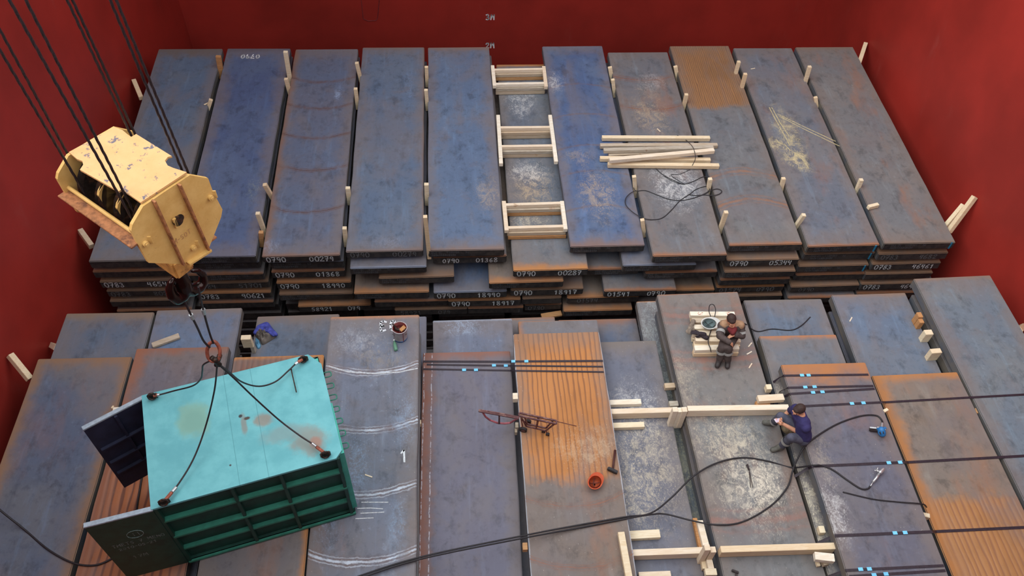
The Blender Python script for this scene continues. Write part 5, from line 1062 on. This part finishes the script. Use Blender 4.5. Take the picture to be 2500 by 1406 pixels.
# ---------------------------------------------------------------- paint bucket, bottle
bk = empty('paint_bucket', un(978, 824, .9), label='white paint bucket of dark red paint near the chalked far end of a slab', cat='bucket')
def lathe(prof, n=36, M=None):
    bm = bmesh.new(); rings = [[bm.verts.new((r*math.cos(2*math.pi*k/n), r*math.sin(2*math.pi*k/n), z)) for k in range(n)] for r, z in prof]
    for A_, B_ in zip(rings, rings[1:]):
        for k in range(n): bm.faces.new((A_[k], A_[(k+1) % n], B_[(k+1) % n], B_[k]))
    if prof[0][0] > 0: bm.faces.new(rings[0][::-1])
    if prof[-1][0] > 0: bm.faces.new(rings[-1])
    if M is not None: bmesh.ops.transform(bm, matrix=M, verts=bm.verts)
    return bm
link('body', lathe([(.112, 0), (.115, .01), (.126, .28), (.132, .285), (.132, .295), (.122, .295), (.118, .24), (.108, .012)]), plain('grubby_white_tin', (186, 178, 180), .5, 0, .12, 10, dirt=(150, 128, 124)), parent=bk, smooth=True)
link('blue_band', lathe([(.1165, .006), (.1185, .04), (.117, .04), (.115, .006)]), plain('blue_base_paint', (56, 92, 140), .5), parent=bk, smooth=True)
link('paint', lathe([(.0, .20), (.117, .20), (.117, .205), (.0, .205)]), plain('dark_red_paint', (84, 26, 26), .25, 0, .2, 8), parent=bk)
link('inner_coat', lathe([(.1165, .2), (.1205, .29), (.1195, .29), (.1155, .2)]), plain('red_inner_smear', (110, 36, 34), .4, 0, .2, 8), parent=bk, smooth=True)
bm = bmesh.new(); a_ = math.radians(-62); bar(bm, (.127*math.cos(a_), .127*math.sin(a_), .29), (.118*math.cos(a_), .118*math.sin(a_), .02), .012, .003, 0, Vector((math.cos(a_), math.sin(a_), 0))); link('paint_drip', bm, plain('red_drip', (110, 46, 42), .4), parent=bk)
bm = bmesh.new(); tube(bm, [(.126*math.cos(t_), .126*math.sin(t_)*.3-.11, .27-.12*math.sin(t_)) for t_ in [i*math.pi/14 for i in range(15)]], .003, 6); link('wire_handle', bm, DKI, parent=bk)
bm = bmesh.new(); bar(bm, (.01, -.03, .25), (.09, .03, .29), .07, .02, .003); link('wooden_paddle', bm, WOODO, parent=bk)
remesh('brush', [chain([(-.06, .02, .22), (-.02, -.01, .24)], [.03, .02]), chain([(-.08, .05, .25), (-.11, .07, .3)], [.02, .014])], .008, DKI, bk)
GLS = NT('green_glass'); GLS.b.inputs['Transmission Weight'].default_value = .55; GLS = GLS.done((.25, .55, .38, 1), .15)
bt = empty('glass_bottle', un(967, 858, .9), math.atan2(1, .2), label='small green glass bottle lying on the slab below the paint bucket', cat='bottle')
bt.rotation_euler.z = math.radians(100)
RX = Matrix.Translation((0, 0, .034)) @ Matrix.Rotation(math.pi/2, 4, 'Y')
link('glass_body', lathe([(.0, 0), (.030, .002), (.033, .01), (.033, .12), (.028, .15), (.013, .18), (.012, .215), (.0, .216)], 20, RX), GLS, parent=bt, smooth=True)
link('cap', lathe([(.0, .205), (.016, .206), (.016, .228), (.0, .23)], 16, RX), plain('white_cap', (230, 236, 232), .4), parent=bt, smooth=True)

# chalk marks on the bucket slab and the loose number
sF4 = F['F4']; oF4 = sF4['o']; bm = bmesh.new(); ax_, ay_ = loc(sF4, 969, 783); strokes(bm, '03', Vector((ax_, ay_, .002)), Vector((-1, 0, 0)), Vector((0, -1, 0)), .23, .035, random.Random(4)); link('chalk_number', bm, plain('bright_chalk', (214, 220, 226), .9, 0, .1, 60), parent=oF4)
bm = bmesh.new(); ax_, ay_ = loc(sF4, 976, 1128); strokes(bm, '1', Vector((ax_, ay_, .002)), Vector((1, 0, 0)), Vector((0, 1, 0)), .22, .03, random.Random(4)); link('chalk_number', bm, CHALK, parent=oF4)

# ---------------------------------------------------------------- hand tools
hm = empty('sledge_hammer', un(1497, 1145, .6), label='long-handled hammer with dark head lying on the orange grooved slab', cat='hammer'); h0 = hm.location
bm = bmesh.new(); tube(bm, [un(1496, 1145, .64)-h0, un(1499, 1122, .63)-h0, un(1502, 1099, .63)-h0], .017, 10, rs=[.015, .017, .02]); link('handle', bm, plain('dark_red_wood', (74, 40, 38), .6, 0, .2, 20), parent=hm, smooth=True)
bm = bmesh.new(); bar(bm, un(1484, 1141, .665)-h0, un(1508, 1152, .665)-h0, .055, .055, .008); link('head', bm, plain('dark_iron', (50, 46, 48), .45, .5, .2, 20), parent=hm)
# strapping cart
CRT = plain('maroon_tube_paint', (92, 54, 54), .5, 0, .25, 20, dirt=(140, 104, 96)); PNKM = plain('worn_pink_bow_paint', (170, 96, 104), .6, 0, .2, 16)
ct = empty('strap_cart', un(1300, 1050, .6), label='maroon steel strapping cart with small wheels across the purple-grey and orange slabs', cat='cart'); c0 = ct.location
def cb(name, pts, r, mt=CRT, n=4):
    bm = bmesh.new(); tube(bm, [un(*p)-c0 for p in pts], r, n); return link(name, bm, mt, parent=ct)
cb('long_rail', [(1169, 1000.8, .92), (1219, 1008.9, .93), (1268, 1018.6, .95)], .016); cb('long_rail', [(1168.4, 1003.9, .92), (1225, 1014, .93), (1267, 1021.8, .95)], .016)
cb('bow', [(1178.6, 1007, .9), (1185.6, 1017.5, .75), (1196.4, 1025.6, .6), (1214.8, 1032.6, .5), (1232, 1034, .47), (1246, 1032, .5), (1262, 1022, .8)], .017, PNKM, 6); cb('cross_post', [(1219, 1009, .93), (1218.6, 1033.7, .5)], .02)
cb('top_rail', [(1267.7, 1007.8, .95), (1358.4, 1027.2, .95)], .019); cb('top_rail', [(1266.6, 1014.8, .95), (1358.4, 1034.8, .95)], .019)
cb('end_bar', [(1267.7, 1007.8, .95), (1266.6, 1014.8, .95)], .017); cb('end_bar', [(1358.4, 1027.2, .95), (1358.4, 1034.8, .95)], .017)
cb('lower_rail', [(1287, 1034.8, .72), (1332.5, 1045, .72)], .015); cb('lower_rail', [(1284, 1040, .70), (1332.5, 1051.5, .70)], .015)
for a_, b_ in (((1272, 1018, .94), (1285, 1040, .7)), ((1280, 1016, .94), (1287, 1034.8, .72)), ((1332.5, 1051, .7), (1355, 1034, .94)), ((1332.5, 1045, .72), (1350, 1027, .94))): cb('brace', [a_, b_], .015)
for a_, b_ in (((1313, 1018, .95), (1309, 1046, .7)), ((1316, 1020, .95), (1311, 1040, .72))): cb('strut', [a_, b_], .014)
TYR = plain('black_tyre', (46, 42, 44), .8)
for (px, py, r_) in ((1277.4, 1049, .065), (1289, 1029, .055), (1337, 1060, .03), (1327, 1053, .03)):
    z_ = .6+r_; q = un(px, py, z_)-c0; bm = bmesh.new(); d_ = Vector((.25, .95, .1)).normalized(); cyl(bm, q-d_*.02, q+d_*.02, r_, 20); wo = link('wheel', bm, TYR, parent=ct)
    bm = bmesh.new(); cyl(bm, q-d_*.024, q+d_*.024, r_*.45, 12); link('hub', bm, CRT, parent=wo)
cb('axle_leg', [(1272, 1020, .92), (1277, 1047, .67)], .014); cb('axle_leg', [(1332, 1050, .7), (1337, 1059, .64)], .012); cb('pull_rod', [(1358, 1028.5, .95), (1407, 1040.2, .66)], .007)
# blue pneumatic tool
BLU = plain('blue_tool_housing', (46, 116, 176), .35, 0, .1, 12); SIL = plain('bright_cast_aluminium', (200, 204, 206), .3, .7, .08, 20); BLK2 = plain('black_tool_grip', (50, 40, 42), .6)
def tool(name, px, lab): o = empty(name, un(*px, .9), label=lab, cat='power tool'); return o
g1 = tool('strapping_tool', (2152, 1054), 'blue and silver pneumatic strapping tool on the strapped slab'); t0 = g1.location
def tl(px, py, z): return un(px, py, z)-t0
remesh('housing', [chain([tl(2153, 1056, .97), tl(2152, 1050, 1.0)], [.065, .06]), blob(tl(2155, 1060, .96), (.05, .045, .05)), chain([tl(2144, 1048, .97), tl(2160, 1046, .97)], [.03, .03])], .008, BLU, g1)
bm = bmesh.new(); bar(bm, tl(2142, 1044, .99), tl(2163, 1046, .99), .05, .04, .006); link('drive_head', bm, SIL, parent=g1)
bm = bmesh.new(); cyl(bm, tl(2153, 1044, 1.0), tl(2154, 1033, .99), .018, 12); link('air_inlet', bm, SIL, parent=g1)
bm = bmesh.new(); bar(bm, tl(2123, 1046, .96), tl(2145, 1048, .98), .06, .05, .01); link('grip', bm, BLK2, parent=g1)
bm = bmesh.new(); bar(bm, tl(2124, 1043, 1.0), tl(2140, 1044.5, 1.01), .025, .02, .004); link('lever', bm, SIL, parent=g1)
for a_ in ((2149, 1057), (2156, 1055)):
    bm = bmesh.new(); q = tl(*a_, 1.03); box(bm, (-.006, -.02, -.01), (.006, .02, .01), Matrix.Translation(q)); link('cooling_slot', bm, BLK2, parent=g1)
g2 = tool('sealing_tool', (2140, 1165), 'silver pneumatic hand tool with long handle on the strapped slab'); t0 = g2.location
bm = bmesh.new(); tube(bm, [tl(2146, 1156, .96), tl(2140, 1166, .95), tl(2131, 1177, .94)], .022, 12, rs=[.024, .022, .019]); link('handle', bm, SIL, parent=g2, smooth=True)
bm = bmesh.new(); tube(bm, [tl(2131, 1177, .94), tl(2125, 1187, .93)], .01, 10); link('hose_coupling', bm, SIL, parent=g2, smooth=True)
remesh('head', [chain([tl(2149, 1153, .97), tl(2156, 1146, .97)], [.034, .03]), chain([tl(2140, 1149, .96), tl(2149, 1153, .96)], [.022, .028])], .007, SIL, g2)
for a_, b_ in (((2141, 1150), (2135, 1148)), ((2142, 1147), (2143, 1140)), ((2138, 1144), (2144, 1152))):
    bm = bmesh.new(); tube(bm, [tl(*a_, .98), tl(*b_, .99)], .009, 8); link('trigger_arm', bm, SIL, parent=g2, smooth=True)
# dark hand tools half buried in sawdust
wr = empty('hand_tool', un(1828, 1150, .6), label='dark long-nosed hand tool lying in the sawdust', cat='hand tool'); t0 = wr.location
bm = bmesh.new(); tube(bm, [tl(1824, 1134, .63), tl(1829, 1148, .62)], .02, 10, rs=[.02, .011]); link('jaw', bm, BLK2, parent=wr, smooth=True)
for dx in (-2, 3):
    bm = bmesh.new(); tube(bm, [tl(1829, 1147, .63), tl(1835+dx, 1190, .61)], .005, 8); link('handle', bm, BLK2, parent=wr, smooth=True)
wr = empty('clamp', un(1796, 1398, .6), label='small dark clamp with two legs at the bottom edge of the picture', cat='hand tool'); t0 = wr.location
bm = bmesh.new(); bar(bm, tl(1787, 1391, .64), tl(1804, 1397, .64), .035, .03, .006); link('jaw', bm, BLK2, parent=wr)
for dx in (0, 4):
    bm = bmesh.new(); tube(bm, [tl(1795+dx, 1394, .63), tl(1796+dx, 1412, .62)], .006, 6); link('leg', bm, BLK2, parent=wr)
# scattered splinters of timber
rnd = random.Random(8)
for i, (px, py, z, a_) in enumerate([(2077, 780, .3, .9), (900, 1162, .9, -.4), (1831, 842, .6, .8), (1829, 862, .6, .5), (1832, 893, .6, .9), (1608, 318, 0, -1.1), (1838, 168, 0, .3)]):
    bm = bmesh.new(); box(bm, (-.06, -.01, 0), (.06, .01, .01), Matrix.Rotation(a_, 4, 'Z'))
    link('wood_splinter', bm, WOODP, loc=un(px, py, z), label=['pale wood splinter on the blue-grey slab near the right wall', 'pale wood splinter on the weld-ridged slab by the container', 'wood splinter right of the workman hand, topmost of three', 'wood splinter right of the workman, middle of three', 'wood splinter right of the workman, lowest of three', 'thin white stick above the loose timber heap', 'small white splinter at the far end of the yellow-scuffed slab'][i], cat='wood splinter')

# thin scrape marks in the slab skins
def scrape(host, z, lines_, mat, w=.012):
    for pts in lines_:
        bm = bmesh.new(); P = [un(x, y, z+.0015) - host.location for x, y in pts]; Mi = Matrix.Rotation(-host.rotation_euler.z, 4, 'Z')
        ribbon(bm, [Mi @ p for p in P], w, .001); link('scrape_mark', bm, mat, parent=host)
SCR = plain('yellow_scrape', (190, 180, 140), .9, 0, .2, 30, dirt=(120, 118, 112)); SCW = plain('white_scrape', (196, 200, 204), .8, 0, .2, 30, dirt=(130, 134, 144))
scrape(B[9], -.007, [[(1898, 278), (1960, 308), (2040, 345)], [(1903, 284), (1965, 316), (2050, 357)], [(1878, 262), (1895, 295), (1915, 330), (1928, 355)], [(1884, 262), (1905, 300), (1935, 345)], [(1890, 345), (1915, 352), (1930, 368)], [(1940, 372), (1962, 392), (1975, 412)]], SCR, .022)
scrape(oF4, .9, [[(882, 1226), (948, 1226)], [(872, 1241), (905, 1240), (935, 1242)], [(880, 1253), (938, 1250)], [(868, 1266), (912, 1264)]], SCW, .014)
scrape(oF4, .9, [[(802, 893), (850, 908), (915, 912), (975, 908), (1020, 899)]], SCW, .02)
